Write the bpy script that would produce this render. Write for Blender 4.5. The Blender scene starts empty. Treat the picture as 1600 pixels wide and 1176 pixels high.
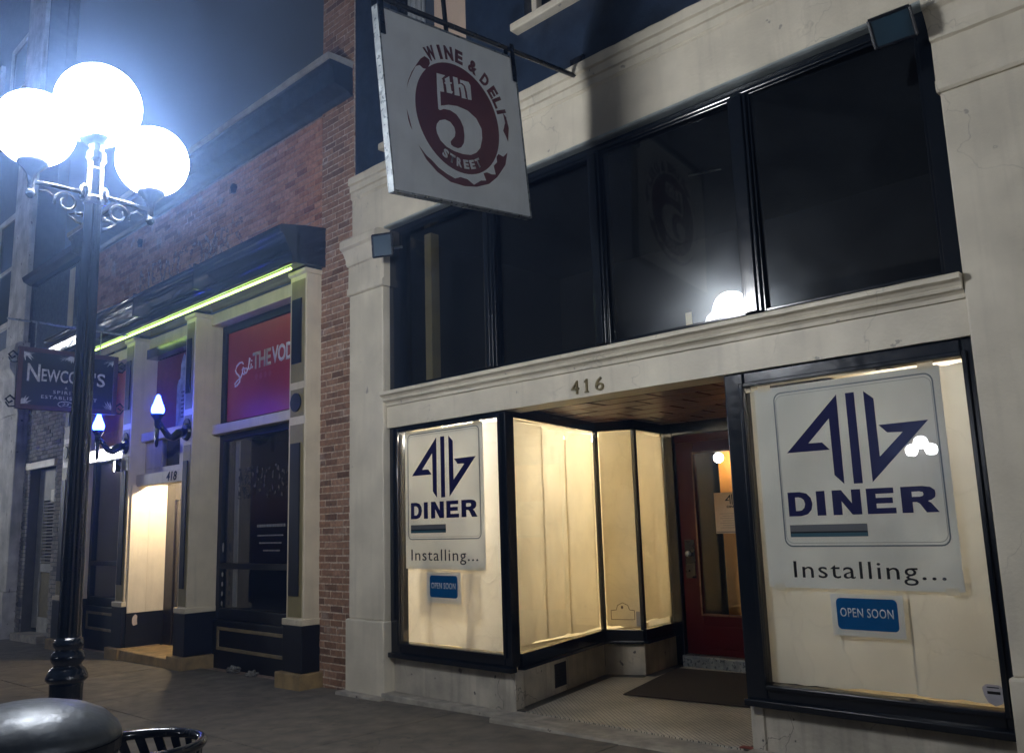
import bpy, bmesh, math, random
from mathutils import Vector, Matrix
random.seed(7)
R = math.radians
SC = bpy.context.scene
COL = SC.collection

# ------------------------------------------------------------------ camera
cam_d = bpy.data.cameras.new('camera')
cam = bpy.data.objects.new('camera', cam_d)
COL.objects.link(cam)
YAW, PITCH, ROLL, FPX = 0.761658072, 0.171657204, -0.0310348855, 1330.594
CAM = Vector((0.0, -5.306, 1.6))
def cam_axes():
    cy, sy, cp, sp = math.cos(YAW), math.sin(YAW), math.cos(PITCH), math.sin(PITCH)
    F = Vector((-sy*cp, cy*cp, sp)); R0 = Vector((cy, sy, 0)); U0 = R0.cross(F)
    c, s = math.cos(ROLL), math.sin(ROLL)
    return c*R0 + s*U0, -s*R0 + c*U0, F
AR, AU, AF = cam_axes()
cam.matrix_world = Matrix(((AR.x, AU.x, -AF.x, CAM.x), (AR.y, AU.y, -AF.y, CAM.y), (AR.z, AU.z, -AF.z, CAM.z), (0, 0, 0, 1)))
cam_d.sensor_width = 36.0
cam_d.lens = FPX/1600*36
cam_d.clip_start = 0.05
cam_d.clip_end = 500
SC.camera = cam

# ------------------------------------------------------------------ sky, moonlight, exposure
world = bpy.data.worlds.new('World')
SC.world = world
world.use_nodes = True
wn = world.node_tree
bg = wn.nodes['Background']
sky = wn.nodes.new('ShaderNodeTexSky')
sky.sky_type = 'NISHITA'
sky.sun_disc = False
sky.sun_elevation = R(-1.5)
sky.sun_rotation = R(200)
wn.links.new(sky.outputs[0], bg.inputs[0])
bg.inputs[1].default_value = 0.09
sun_d = bpy.data.lights.new('moon', 'SUN')
sun_d.energy = 0.004
sun_d.angle = R(0.5)
sun_d.color = (0.8, 0.88, 1.0)
sun = bpy.data.objects.new('moon', sun_d)
sun.rotation_euler = (R(40), 0, R(60))
COL.objects.link(sun)
SC.view_settings.view_transform = 'Standard'
SC.view_settings.look = 'None'
SC.view_settings.exposure = 1.1
SC.view_settings.gamma = 1.0
SC.view_settings.use_curve_mapping = False
SC.render.engine = 'CYCLES'
cy = SC.cycles
cy.use_denoising = True
cy.max_bounces = 8
cy.diffuse_bounces = 4
cy.glossy_bounces = 4
cy.transmission_bounces = 6
cy.transparent_max_bounces = 16
cy.volume_bounces = 0
cy.caustics_reflective = False
cy.caustics_refractive = False
cy.sample_clamp_indirect = 4.0

LAMP = 50.0          # radiance of the street lamp globes
PAPER_LIGHT = 58.0   # tubes inside the left display window

# ------------------------------------------------------------------ materials
def lin(c):
    return tuple(c) + (1.0,) if len(c) == 3 else tuple(c)
def nodes_of(name):
    m = bpy.data.materials.new(name)
    m.use_nodes = True
    t = m.node_tree
    return m, t, t.nodes['Principled BSDF'], t.nodes['Material Output']
def surf(name, col, rough=0.6, metal=0.0, mottle=0.12, scale=6.0, bump=0.0, bscale=60.0, chips=0.0, chipcol=(0.2, 0.19, 0.17), streak=0.0, coat=0.0, dirt=0.0, rnd=0.0, spec=0.5, cracks=0.0, spots=0.0):
    """paint / plaster / metal: base colour with mottling, chips of another colour, rain streaks, fine relief"""
    m, t, b, out = nodes_of(name)
    N, L = t.nodes.new, t.links.new
    geo = N('ShaderNodeNewGeometry')
    pos = geo.outputs['Position']
    def noise(sc, det=4.0, vec=None):
        n = N('ShaderNodeTexNoise'); n.inputs['Scale'].default_value = sc; n.inputs['Detail'].default_value = det
        L(vec or pos, n.inputs['Vector']); return n.outputs['Fac']
    def ramp(src, a, bb, va=0.0, vb=1.0):
        r = N('ShaderNodeMapRange'); L(src, r.inputs[0])
        r.inputs[1].default_value, r.inputs[2].default_value, r.inputs[3].default_value, r.inputs[4].default_value = a, bb, va, vb
        return r.outputs[0]
    def mix(fac, a, bb, mode='MIX'):
        x = N('ShaderNodeMix'); x.data_type = 'RGBA'; x.blend_type = mode
        if isinstance(fac, float): x.inputs[0].default_value = fac
        else: L(fac, x.inputs[0])
        for s, v in ((6, a), (7, bb)):
            if isinstance(v, tuple): x.inputs[s].default_value = lin(v)
            else: L(v, x.inputs[s])
        return x.outputs[2]
    c = lin(col)
    if mottle:
        lo = tuple(v*(1-mottle*1.6) for v in col); hi = tuple(min(1, v*(1+mottle)) for v in col)
        c = mix(ramp(noise(scale, 6.0), 0.3, 0.7), lo, hi)
    if streak:
        mp = N('ShaderNodeMapping'); mp.inputs['Scale'].default_value = (9, 9, 0.5); L(pos, mp.inputs[0])
        f = ramp(noise(1.6, 5.0, mp.outputs[0]), 0.52, 0.75, 0.0, streak)
        c = mix(f, c, tuple(v*0.45 for v in col))
    if dirt:
        f = ramp(noise(1.1, 8.0), 0.5, 0.78, 0.0, dirt)
        c = mix(f, c, tuple(v*0.4 for v in col))
    if rnd:
        oi = N('ShaderNodeObjectInfo')
        f = ramp(oi.outputs['Random'], 0, 1, 0.0, rnd)
        c = mix(f, c, tuple(v*0.5 for v in col))
    hgt = None
    if cracks:
        nz = N('ShaderNodeTexNoise'); nz.inputs['Scale'].default_value = 2.3; nz.inputs['Detail'].default_value = 5; L(pos, nz.inputs['Vector'])
        vm = N('ShaderNodeVectorMath'); vm.operation = 'MULTIPLY_ADD'; L(nz.outputs['Color'], vm.inputs[0]); vm.inputs[1].default_value = (0.9, 0.9, 0.9); L(pos, vm.inputs[2])
        vo = N('ShaderNodeTexVoronoi'); vo.feature = 'DISTANCE_TO_EDGE'; vo.inputs['Scale'].default_value = 1.25; L(vm.outputs[0], vo.inputs['Vector'])
        ln = ramp(vo.outputs['Distance'], 0.002, 0.007, 1.0, 0.0)
        mk = ramp(noise(0.9, 3.0), 0.5, 0.58)
        mu = N('ShaderNodeMath'); mu.operation = 'MULTIPLY'; L(ln, mu.inputs[0]); L(mk, mu.inputs[1])
        m3 = N('ShaderNodeMath'); m3.operation = 'MULTIPLY'; L(mu.outputs[0], m3.inputs[0]); m3.inputs[1].default_value = cracks
        c = mix(m3.outputs[0], c, tuple(v*0.25 for v in col)); hgt = mu.outputs[0]
    if spots:
        vo = N('ShaderNodeTexVoronoi'); vo.inputs['Scale'].default_value = 5.5; vo.inputs['Randomness'].default_value = 1.0; L(pos, vo.inputs['Vector'])
        dn = ramp(vo.outputs['Distance'], 0.10, 0.15, 1.0, 0.0)
        sp = N('ShaderNodeSeparateColor'); L(vo.outputs['Color'], sp.inputs[0])
        mk = ramp(sp.outputs[0], 0.55, 0.6)
        mu = N('ShaderNodeMath'); mu.operation = 'MULTIPLY'; L(dn, mu.inputs[0]); L(mk, mu.inputs[1])
        m3 = N('ShaderNodeMath'); m3.operation = 'MULTIPLY'; L(mu.outputs[0], m3.inputs[0]); m3.inputs[1].default_value = spots
        c = mix(m3.outputs[0], c, tuple(v*0.35 for v in col))
    if chips:
        f = ramp(noise(9.0, 12.0), 0.74-chips*0.25, 0.75-chips*0.25)
        c = mix(f, c, chipcol); hgt = f
    if isinstance(c, tuple): b.inputs['Base Color'].default_value = c
    else: L(c, b.inputs['Base Color'])
    b.inputs['Specular IOR Level'].default_value = spec
    b.inputs['Metallic'].default_value = metal
    b.inputs['Roughness'].default_value = rough
    if mottle:
        L(ramp(noise(scale*2.3, 5.0), 0.3, 0.7, max(0.03, rough-min(0.1, mottle*0.5)), min(1, rough+min(0.1, mottle*0.5))), b.inputs['Roughness'])
    if coat: b.inputs['Coat Weight'].default_value = coat
    if bump or chips:
        bp = N('ShaderNodeBump'); bp.inputs['Strength'].default_value = bump or 0.3; bp.inputs['Distance'].default_value = 0.01
        h = noise(bscale, 6.0)
        if hgt is not None:
            a = N('ShaderNodeMath'); a.operation = 'SUBTRACT'; L(h, a.inputs[0]); L(hgt, a.inputs[1]); h = a.outputs[0]
        L(h, bp.inputs['Height']); L(bp.outputs[0], b.inputs['Normal'])
    return m
def emit(name, col, power, back=None):
    m, t, b, out = nodes_of(name)
    b.inputs['Base Color'].default_value = lin(back or col)
    b.inputs['Emission Color'].default_value = lin(col)
    b.inputs['Emission Strength'].default_value = power
    b.inputs['Roughness'].default_value = 0.3
    return m
def glass(name, tint=(0.96, 0.97, 0.97), dust=0.0, refl=1.0):
    """thin window pane: clear, with a Fresnel reflection; dust adds a soft sheen in smeared patches"""
    m, t, b, out = nodes_of(name)
    t.nodes.remove(b)
    N, L = t.nodes.new, t.links.new
    lw = N('ShaderNodeLayerWeight'); lw.inputs[0].default_value = 0.5
    p = N('ShaderNodeMath'); p.operation = 'POWER'; L(lw.outputs['Facing'], p.inputs[0]); p.inputs[1].default_value = 4.5
    s = N('ShaderNodeMath'); s.operation = 'MULTIPLY_ADD'; L(p.outputs[0], s.inputs[0]); s.inputs[1].default_value = 0.95*refl; s.inputs[2].default_value = 0.045*refl
    tr = N('ShaderNodeBsdfTransparent'); tr.inputs[0].default_value = lin(tint)
    gl = N('ShaderNodeBsdfGlossy'); gl.inputs['Roughness'].default_value = 0.0
    mx = N('ShaderNodeMixShader'); L(s.outputs[0], mx.inputs[0]); L(tr.outputs[0], mx.inputs[1]); L(gl.outputs[0], mx.inputs[2])
    o = mx.outputs[0]
    if dust:
        geo = N('ShaderNodeNewGeometry')
        n = N('ShaderNodeTexNoise'); n.inputs['Scale'].default_value = 1.7; n.inputs['Detail'].default_value = 7; L(geo.outputs['Position'], n.inputs['Vector'])
        n.inputs['Distortion'].default_value = 0.6
        r = N('ShaderNodeMapRange'); L(n.outputs['Fac'], r.inputs[0]); r.inputs[1].default_value = 0.42; r.inputs[2].default_value = 0.62; r.inputs[3].default_value = dust*0.5; r.inputs[4].default_value = dust
        g2 = N('ShaderNodeBsdfGlossy'); g2.inputs['Roughness'].default_value = 0.20; g2.inputs['Color'].default_value = (0.8, 0.85, 0.9, 1)
        m2 = N('ShaderNodeMixShader'); L(r.outputs[0], m2.inputs[0]); L(o, m2.inputs[1]); L(g2.outputs[0], m2.inputs[2]); o = m2.outputs[0]
    L(o, out.inputs[0])
    return m
def paper(name, col, trans=0.5, folds=True):
    """sheet that lets light through from behind"""
    m, t, b, out = nodes_of(name)
    t.nodes.remove(b)
    N, L = t.nodes.new, t.links.new
    geo = N('ShaderNodeNewGeometry')
    n = N('ShaderNodeTexNoise'); n.inputs['Scale'].default_value = 2.2; n.inputs['Detail'].default_value = 6; L(geo.outputs['Position'], n.inputs['Vector'])
    r = N('ShaderNodeMapRange'); L(n.outputs['Fac'], r.inputs[0]); r.inputs[1].default_value = 0.3; r.inputs[2].default_value = 0.7; r.inputs[3].default_value = 0.86; r.inputs[4].default_value = 1.05
    c = N('ShaderNodeMix'); c.data_type = 'RGBA'; c.blend_type = 'MULTIPLY'; c.inputs[0].default_value = 1.0
    c.inputs[6].default_value = lin(col)
    L(r.outputs[0], c.inputs[7])
    d = N('ShaderNodeBsdfDiffuse'); L(c.outputs[2], d.inputs[0])
    tl = N('ShaderNodeBsdfTranslucent'); L(c.outputs[2], tl.inputs[0])
    if folds:
        vo = N('ShaderNodeTexVoronoi'); vo.feature = 'DISTANCE_TO_EDGE'; vo.inputs['Scale'].default_value = 2.6
        vm = N('ShaderNodeVectorMath'); vm.operation = 'MULTIPLY_ADD'; L(n.outputs['Color'], vm.inputs[0]); vm.inputs[1].default_value = (0.5, 0.5, 0.5); L(geo.outputs['Position'], vm.inputs[2])
        L(vm.outputs[0], vo.inputs['Vector'])
        cr = N('ShaderNodeMapRange'); L(vo.outputs['Distance'], cr.inputs[0]); cr.inputs[1].default_value = 0.0; cr.inputs[2].default_value = 0.035; cr.inputs[3].default_value = 0.82; cr.inputs[4].default_value = 1.0
        c2 = N('ShaderNodeMix'); c2.data_type = 'RGBA'; c2.blend_type = 'MULTIPLY'; c2.inputs[0].default_value = 0.6; L(c.outputs[2], c2.inputs[6]); L(cr.outputs[0], c2.inputs[7]); L(c2.outputs[2], tl.inputs[0])  # crease shading painted into the translucent colour, where relief hardly shows
        ad = N('ShaderNodeMath'); ad.operation = 'MULTIPLY_ADD'; L(cr.outputs[0], ad.inputs[0]); ad.inputs[1].default_value = 0.6; L(n.outputs['Fac'], ad.inputs[2])
        bp = N('ShaderNodeBump'); bp.inputs['Strength'].default_value = 0.45; bp.inputs['Distance'].default_value = 0.02
        L(ad.outputs[0], bp.inputs['Height']); L(bp.outputs[0], d.inputs['Normal']); L(bp.outputs[0], tl.inputs['Normal'])
    mx = N('ShaderNodeMixShader'); mx.inputs[0].default_value = trans
    L(d.outputs[0], mx.inputs[1]); L(tl.outputs[0], mx.inputs[2]); L(mx.outputs[0], out.inputs[0])
    return m
def brickmat(name, cols, island=False, bump=0.5, white=0.0):
    m, t, b, out = nodes_of(name)
    N, L = t.nodes.new, t.links.new
    geo = N('ShaderNodeNewGeometry')
    if island: src = geo.outputs['Random Per Island']
    else: src = N('ShaderNodeObjectInfo').outputs['Random']
    r = N('ShaderNodeValToRGB'); L(src, r.inputs[0])
    el = r.color_ramp.elements
    el[0].color = lin(cols[0]); el[1].color = lin(cols[-1])
    for i, c in enumerate(cols[1:-1]):
        e = el.new((i+1)/(len(cols)-1)); e.color = lin(c)
    n = N('ShaderNodeTexNoise'); n.inputs['Scale'].default_value = 22; n.inputs['Detail'].default_value = 8; L(geo.outputs['Position'], n.inputs['Vector'])
    mr = N('ShaderNodeMapRange'); L(n.outputs['Fac'], mr.inputs[0]); mr.inputs[1].default_value = 0.25; mr.inputs[2].default_value = 0.75; mr.inputs[3].default_value = 0.65; mr.inputs[4].default_value = 1.25
    x = N('ShaderNodeMix'); x.data_type = 'RGBA'; x.blend_type = 'MULTIPLY'; x.inputs[0].default_value = 1.0
    L(r.outputs[0], x.inputs[6]); L(mr.outputs[0], x.inputs[7])
    c = x.outputs[2]
    n2 = N('ShaderNodeTexNoise'); n2.inputs['Scale'].default_value = 3.1; n2.inputs['Detail'].default_value = 10; L(geo.outputs['Position'], n2.inputs['Vector'])
    m2 = N('ShaderNodeMapRange'); L(n2.outputs['Fac'], m2.inputs[0]); m2.inputs[1].default_value = 0.60-white*0.3; m2.inputs[2].default_value = 0.68-white*0.3; m2.inputs[3].default_value = 0.0; m2.inputs[4].default_value = 0.45+white*0.4
    y = N('ShaderNodeMix'); y.data_type = 'RGBA'; L(m2.outputs[0], y.inputs[0]); L(c, y.inputs[6]); y.inputs[7].default_value = (0.42, 0.36, 0.32, 1)
    L(y.outputs[2], b.inputs['Base Color'])
    b.inputs['Roughness'].default_value = 0.85
    bp = N('ShaderNodeBump'); bp.inputs['Strength'].default_value = bump; bp.inputs['Distance'].default_value = 0.006
    L(n.outputs['Fac'], bp.inputs['Height']); L(bp.outputs[0], b.inputs['Normal'])
    return m
def tilemat(name):
    """small round floor mosaic laid in diagonal rows"""
    m, t, b, out = nodes_of(name)
    N, L = t.nodes.new, t.links.new
    geo = N('ShaderNodeNewGeometry')
    mp = N('ShaderNodeMapping'); mp.inputs['Rotation'].default_value = (0, 0, R(38)); L(geo.outputs['Position'], mp.inputs[0])
    br = N('ShaderNodeTexBrick'); L(mp.outputs[0], br.inputs['Vector'])
    br.inputs['Scale'].default_value = 1.0; br.inputs['Brick Width'].default_value = 0.034; br.inputs['Row Height'].default_value = 0.03
    br.inputs['Mortar Size'].default_value = 0.0032; br.inputs['Mortar Smooth'].default_value = 0.4
    br.inputs['Color1'].default_value = (0.60, 0.56, 0.47, 1); br.inputs['Color2'].default_value = (0.50, 0.47, 0.40, 1); br.inputs['Mortar'].default_value = (0.08, 0.075, 0.06, 1)
    n = N('ShaderNodeTexNoise'); n.inputs['Scale'].default_value = 2.5; n.inputs['Detail'].default_value = 8; L(geo.outputs['Position'], n.inputs['Vector'])
    mr = N('ShaderNodeMapRange'); L(n.outputs['Fac'], mr.inputs[0]); mr.inputs[1].default_value = 0.3; mr.inputs[2].default_value = 0.7; mr.inputs[3].default_value = 0.6; mr.inputs[4].default_value = 1.05
    x = N('ShaderNodeMix'); x.data_type = 'RGBA'; x.blend_type = 'MULTIPLY'; x.inputs[0].default_value = 1.0
    L(br.outputs['Color'], x.inputs[6]); L(mr.outputs[0], x.inputs[7]); L(x.outputs[2], b.inputs['Base Color'])
    b.inputs['Roughness'].default_value = 0.42
    bp = N('ShaderNodeBump'); bp.inputs['Strength'].default_value = 0.5; bp.inputs['Distance'].default_value = 0.003; bp.invert = True
    L(br.outputs['Fac'], bp.inputs['Height']); L(bp.outputs[0], b.inputs['Normal'])
    return m
def ghost(name, col, keep=0.5):
    """worn paint of which patches have flaked away"""
    m, t, b, out = nodes_of(name)
    N, L = t.nodes.new, t.links.new
    b.inputs['Base Color'].default_value = lin(col); b.inputs['Roughness'].default_value = 0.8
    geo = N('ShaderNodeNewGeometry')
    n = N('ShaderNodeTexNoise'); n.inputs['Scale'].default_value = 14; n.inputs['Detail'].default_value = 8; L(geo.outputs['Position'], n.inputs['Vector'])
    mr = N('ShaderNodeMapRange'); L(n.outputs['Fac'], mr.inputs[0]); mr.inputs[1].default_value = 0.62-keep*0.3; mr.inputs[2].default_value = 0.72-keep*0.3; mr.inputs[3].default_value = 0.0; mr.inputs[4].default_value = 0.8
    tr = N('ShaderNodeBsdfTransparent'); mx = N('ShaderNodeMixShader')
    L(mr.outputs[0], mx.inputs[0]); L(tr.outputs[0], mx.inputs[1]); L(b.outputs[0], mx.inputs[2]); L(mx.outputs[0], out.inputs[0])
    return m

CREAM = surf('cream_paint', (0.62, 0.562, 0.45), 0.55, mottle=0.10, scale=3.0, bump=0.25, bscale=40, chips=0.12, chipcol=(0.33, 0.30, 0.25), streak=0.22, dirt=0.3, cracks=0.35)
CREAM2 = surf('cream_pub_paint', (0.62, 0.54, 0.40), 0.45, mottle=0.08, scale=4.0, bump=0.15, streak=0.3, dirt=0.2)
CREAMDIRTY = surf('dirty_cream_paint', (0.44, 0.40, 0.33), 0.65, mottle=0.2, scale=4.0, bump=0.4, bscale=30, chips=0.22, chipcol=(0.10, 0.085, 0.07), streak=0.6, dirt=0.6, cracks=0.8)
WHITEP = surf('white_panel_paint', (0.74, 0.67, 0.55), 0.4, mottle=0.05, streak=0.15)
NAVY = surf('navy_wall_paint', (0.014, 0.027, 0.055), 0.5, mottle=0.3, scale=5, bump=0.35, bscale=50, streak=0.3)
GLOSS = surf('gloss_navy_paint', (0.004, 0.006, 0.010), 0.18, mottle=0.08, scale=8, bump=0.02, bscale=12, coat=0.15)
BLACKP = surf('gloss_black_paint', (0.005, 0.006, 0.009), 0.27, mottle=0.06, scale=4)
BLACKM = surf('satin_black_paint', (0.006, 0.007, 0.010), 0.5, mottle=0.0, spec=0.3)
LAMPP = surf('black_cast_metal', (0.005, 0.008, 0.014), 0.16, mottle=0.3, scale=12, bump=0.25, bscale=70, coat=0.4)
OLIVE = surf('olive_paint', (0.23, 0.19, 0.085), 0.5, mottle=0.12, scale=5, bump=0.2, streak=0.3)
TAN = surf('tan_plinth', (0.29, 0.20, 0.09), 0.75, mottle=0.25, scale=6, bump=0.5, dirt=0.5)
REDP = surf('oxblood_paint', (0.045, 0.004, 0.005), 0.38, mottle=0.06, scale=7, bump=0.05, spec=0.12)
CEIL = surf('red_brown_boards', (0.070, 0.022, 0.016), 0.42, mottle=0.06, scale=6, bump=0.04, rnd=0.35, spec=0.35)
DARKW = surf('dark_recess', (0.012, 0.010, 0.010), 0.7)
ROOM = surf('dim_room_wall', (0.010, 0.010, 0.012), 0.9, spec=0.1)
LITROOM = surf('display_box_wall', (0.72, 0.64, 0.48), 0.8, mottle=0.04)
ORANGE = surf('orange_wall', (0.75, 0.30, 0.04), 0.7, mottle=0.05)
STRIP = surf('grey_flashing', (0.36, 0.40, 0.40), 0.35, metal=0.5, mottle=0.15)
MORTAR = surf('mortar', (0.52, 0.42, 0.34), 0.95, mottle=0.3, scale=25, bump=0.9, bscale=80, dirt=0.3)
MORTARD = surf('old_mortar', (0.30, 0.22, 0.18), 0.95, mottle=0.3, scale=25, bump=0.9, bscale=80, dirt=0.3)
BRICKS = brickmat('red_brick', [(0.14, 0.075, 0.045), (0.26, 0.14, 0.082), (0.29, 0.165, 0.10), (0.34, 0.20, 0.13)])
BRICKSI = brickmat('red_brick_course', [(0.14, 0.075, 0.045), (0.26, 0.14, 0.082), (0.29, 0.165, 0.10), (0.34, 0.20, 0.13)], island=True)
WBRICK = brickmat('whitewashed_brick', [(0.12, 0.11, 0.11), (0.42, 0.41, 0.39), (0.30, 0.29, 0.28), (0.5, 0.48, 0.46)], island=True, white=0.3)
CONC = surf('sidewalk_concrete', (0.150, 0.130, 0.103), 0.82, mottle=0.26, scale=5, bump=0.5, bscale=130, dirt=0.6, rnd=0.3, cracks=0.8, spots=0.7)
STONE = surf('worn_stone', (0.33, 0.30, 0.25), 0.75, mottle=0.25, scale=7, bump=0.6, bscale=60, chips=0.2, chipcol=(0.12, 0.09, 0.07), dirt=0.5)
ASPH = surf('asphalt', (0.05, 0.05, 0.052), 0.8, mottle=0.25, scale=20, bump=0.7, bscale=200)
TILES = tilemat('mosaic_floor')
TILEB = surf('mosaic_border', (0.055, 0.05, 0.04), 0.5, mottle=0.35, scale=40, bump=0.4)
MAT = surf('rubber_mat', (0.022, 0.017, 0.013), 0.9, mottle=0.3, scale=60, bump=0.9, bscale=160)
BEAD = surf('shiny_black_bead', (0.006, 0.008, 0.012), 0.10, mottle=0.1, coat=0.4)
GLASS = glass('window_glass', dust=0.002)
GLASSD = glass('dusty_glass', dust=0.022, refl=0.6)
GLASSP = glass('pub_glass', tint=(0.85, 0.86, 0.88), dust=0.006)
PAPER = paper('window_paper', (0.82, 0.74, 0.57), 0.50)
PAPERW = paper('poster_paper', (0.93, 0.93, 0.91), 0.50, folds=False)
PAPERG = paper('greyer_paper', (0.80, 0.79, 0.73), 0.45)
PAPERF = paper('front_paper', (0.94, 0.92, 0.88), 0.54)
PAPERT = paper('thin_paper', (0.95, 0.92, 0.86), 0.80, folds=False)
INK = surf('navy_ink', (0.012, 0.010, 0.075), 0.6, mottle=0.0, spec=0.1)
INKB = surf('black_ink', (0.02, 0.017, 0.015), 0.6, mottle=0.0, spec=0.1)
INKL = surf('grey_line_ink', (0.16, 0.19, 0.22), 0.4, mottle=0.0)
INKS = surf('soft_line_ink', (0.45, 0.46, 0.47), 0.4, mottle=0.0)
BARG = surf('grey_bar', (0.13, 0.13, 0.14), 0.4, mottle=0.0)
BART = surf('teal_bar', (0.03, 0.10, 0.14), 0.4, mottle=0.0)
BLUE = paper('blue_notice', (0.010, 0.14, 0.40), 0.30, folds=False)
WINK = surf('white_ink', (0.75, 0.78, 0.82), 0.5, mottle=0.0)
SIGNW = surf('sign_face', (0.78, 0.83, 0.86), 0.45, mottle=0.05, streak=0.12, dirt=0.12)
MAROON = surf('maroon_print', (0.12, 0.022, 0.03), 0.45, mottle=0.1)
SIGNK = surf('black_sign_face', (0.008, 0.009, 0.010), 0.4, mottle=0.2)
SIGNR = surf('maroon_sign_frame', (0.07, 0.022, 0.02), 0.4, mottle=0.2)
SILVER = surf('silver_lettering', (0.62, 0.62, 0.60), 0.4, mottle=0.25, scale=30)
BRASS = surf('brass_digits', (0.24, 0.19, 0.09), 0.35, metal=0.7, mottle=0.2, scale=30)
REDS = surf('red_advert', (0.33, 0.022, 0.030), 0.45, mottle=0.08, scale=2)
REDO = surf('red_orange_advert', (0.42, 0.05, 0.03), 0.45, mottle=0.08, scale=2)
LILAC = surf('pale_print', (0.60, 0.56, 0.66), 0.5, mottle=0.05)
GREYT = surf('grey_gold_print', (0.42, 0.36, 0.33), 0.5, mottle=0.05)
FAINT = surf('faint_print', (0.34, 0.06, 0.09), 0.5, mottle=0.05)
FADED = surf('faded_white', (0.22, 0.225, 0.24), 0.6, mottle=0.0)
GHOST = ghost('ghost_paint', (0.30, 0.20, 0.17), 0.55)
GHOSTG = ghost('worn_glass_lettering', (0.10, 0.10, 0.105), 0.5)
STEEL = surf('dull_steel', (0.30, 0.33, 0.35), 0.32, metal=0.6, mottle=0.25, scale=15)
LIDP = surf('grey_lid_paint', (0.070, 0.082, 0.098), 0.40, mottle=0.14, scale=18, bump=0.35, bscale=22, metal=0.35, dirt=0.5, spots=0.4)
BINP = surf('bin_black_paint', (0.006, 0.008, 0.014), 0.2, mottle=0.3, scale=14, coat=0.3)
FLASHG = glass('floodlight_glass', tint=(0.55, 0.68, 0.75), dust=0.3)
GLOBE = emit('lit_globe', (0.93, 0.96, 1.0), LAMP)
TORCH = emit('blue_torch', (0.022, 0.062, 1.0), 30.0)
NEON = emit('yellow_green_neon', (0.66, 1.0, 0.20), 2.5)
NEONO = emit('orange_neon_end', (1.0, 0.5, 0.1), 4.0)
TUBEW = emit('warm_tube', (1.0, 0.86, 0.62), PAPER_LIGHT*0.75)
TUBEF = emit('front_tube', (1.0, 0.92, 0.77), PAPER_LIGHT*1.6)
TUBEW2 = emit('dim_warm_tube', (1.0, 0.93, 0.80), PAPER_LIGHT)
BULB = emit('warm_bulb', (1.0, 0.80, 0.52), 2300.0)
GLOBEI = emit('indoor_globe', (1.0, 0.86, 0.66), 30.0)
BACKLIT = emit('backlit_strip', (1.0, 0.92, 0.92), 3.0)
WALLL = emit('small_wall_light', (1.0, 0.93, 0.80), 9.0)

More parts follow.
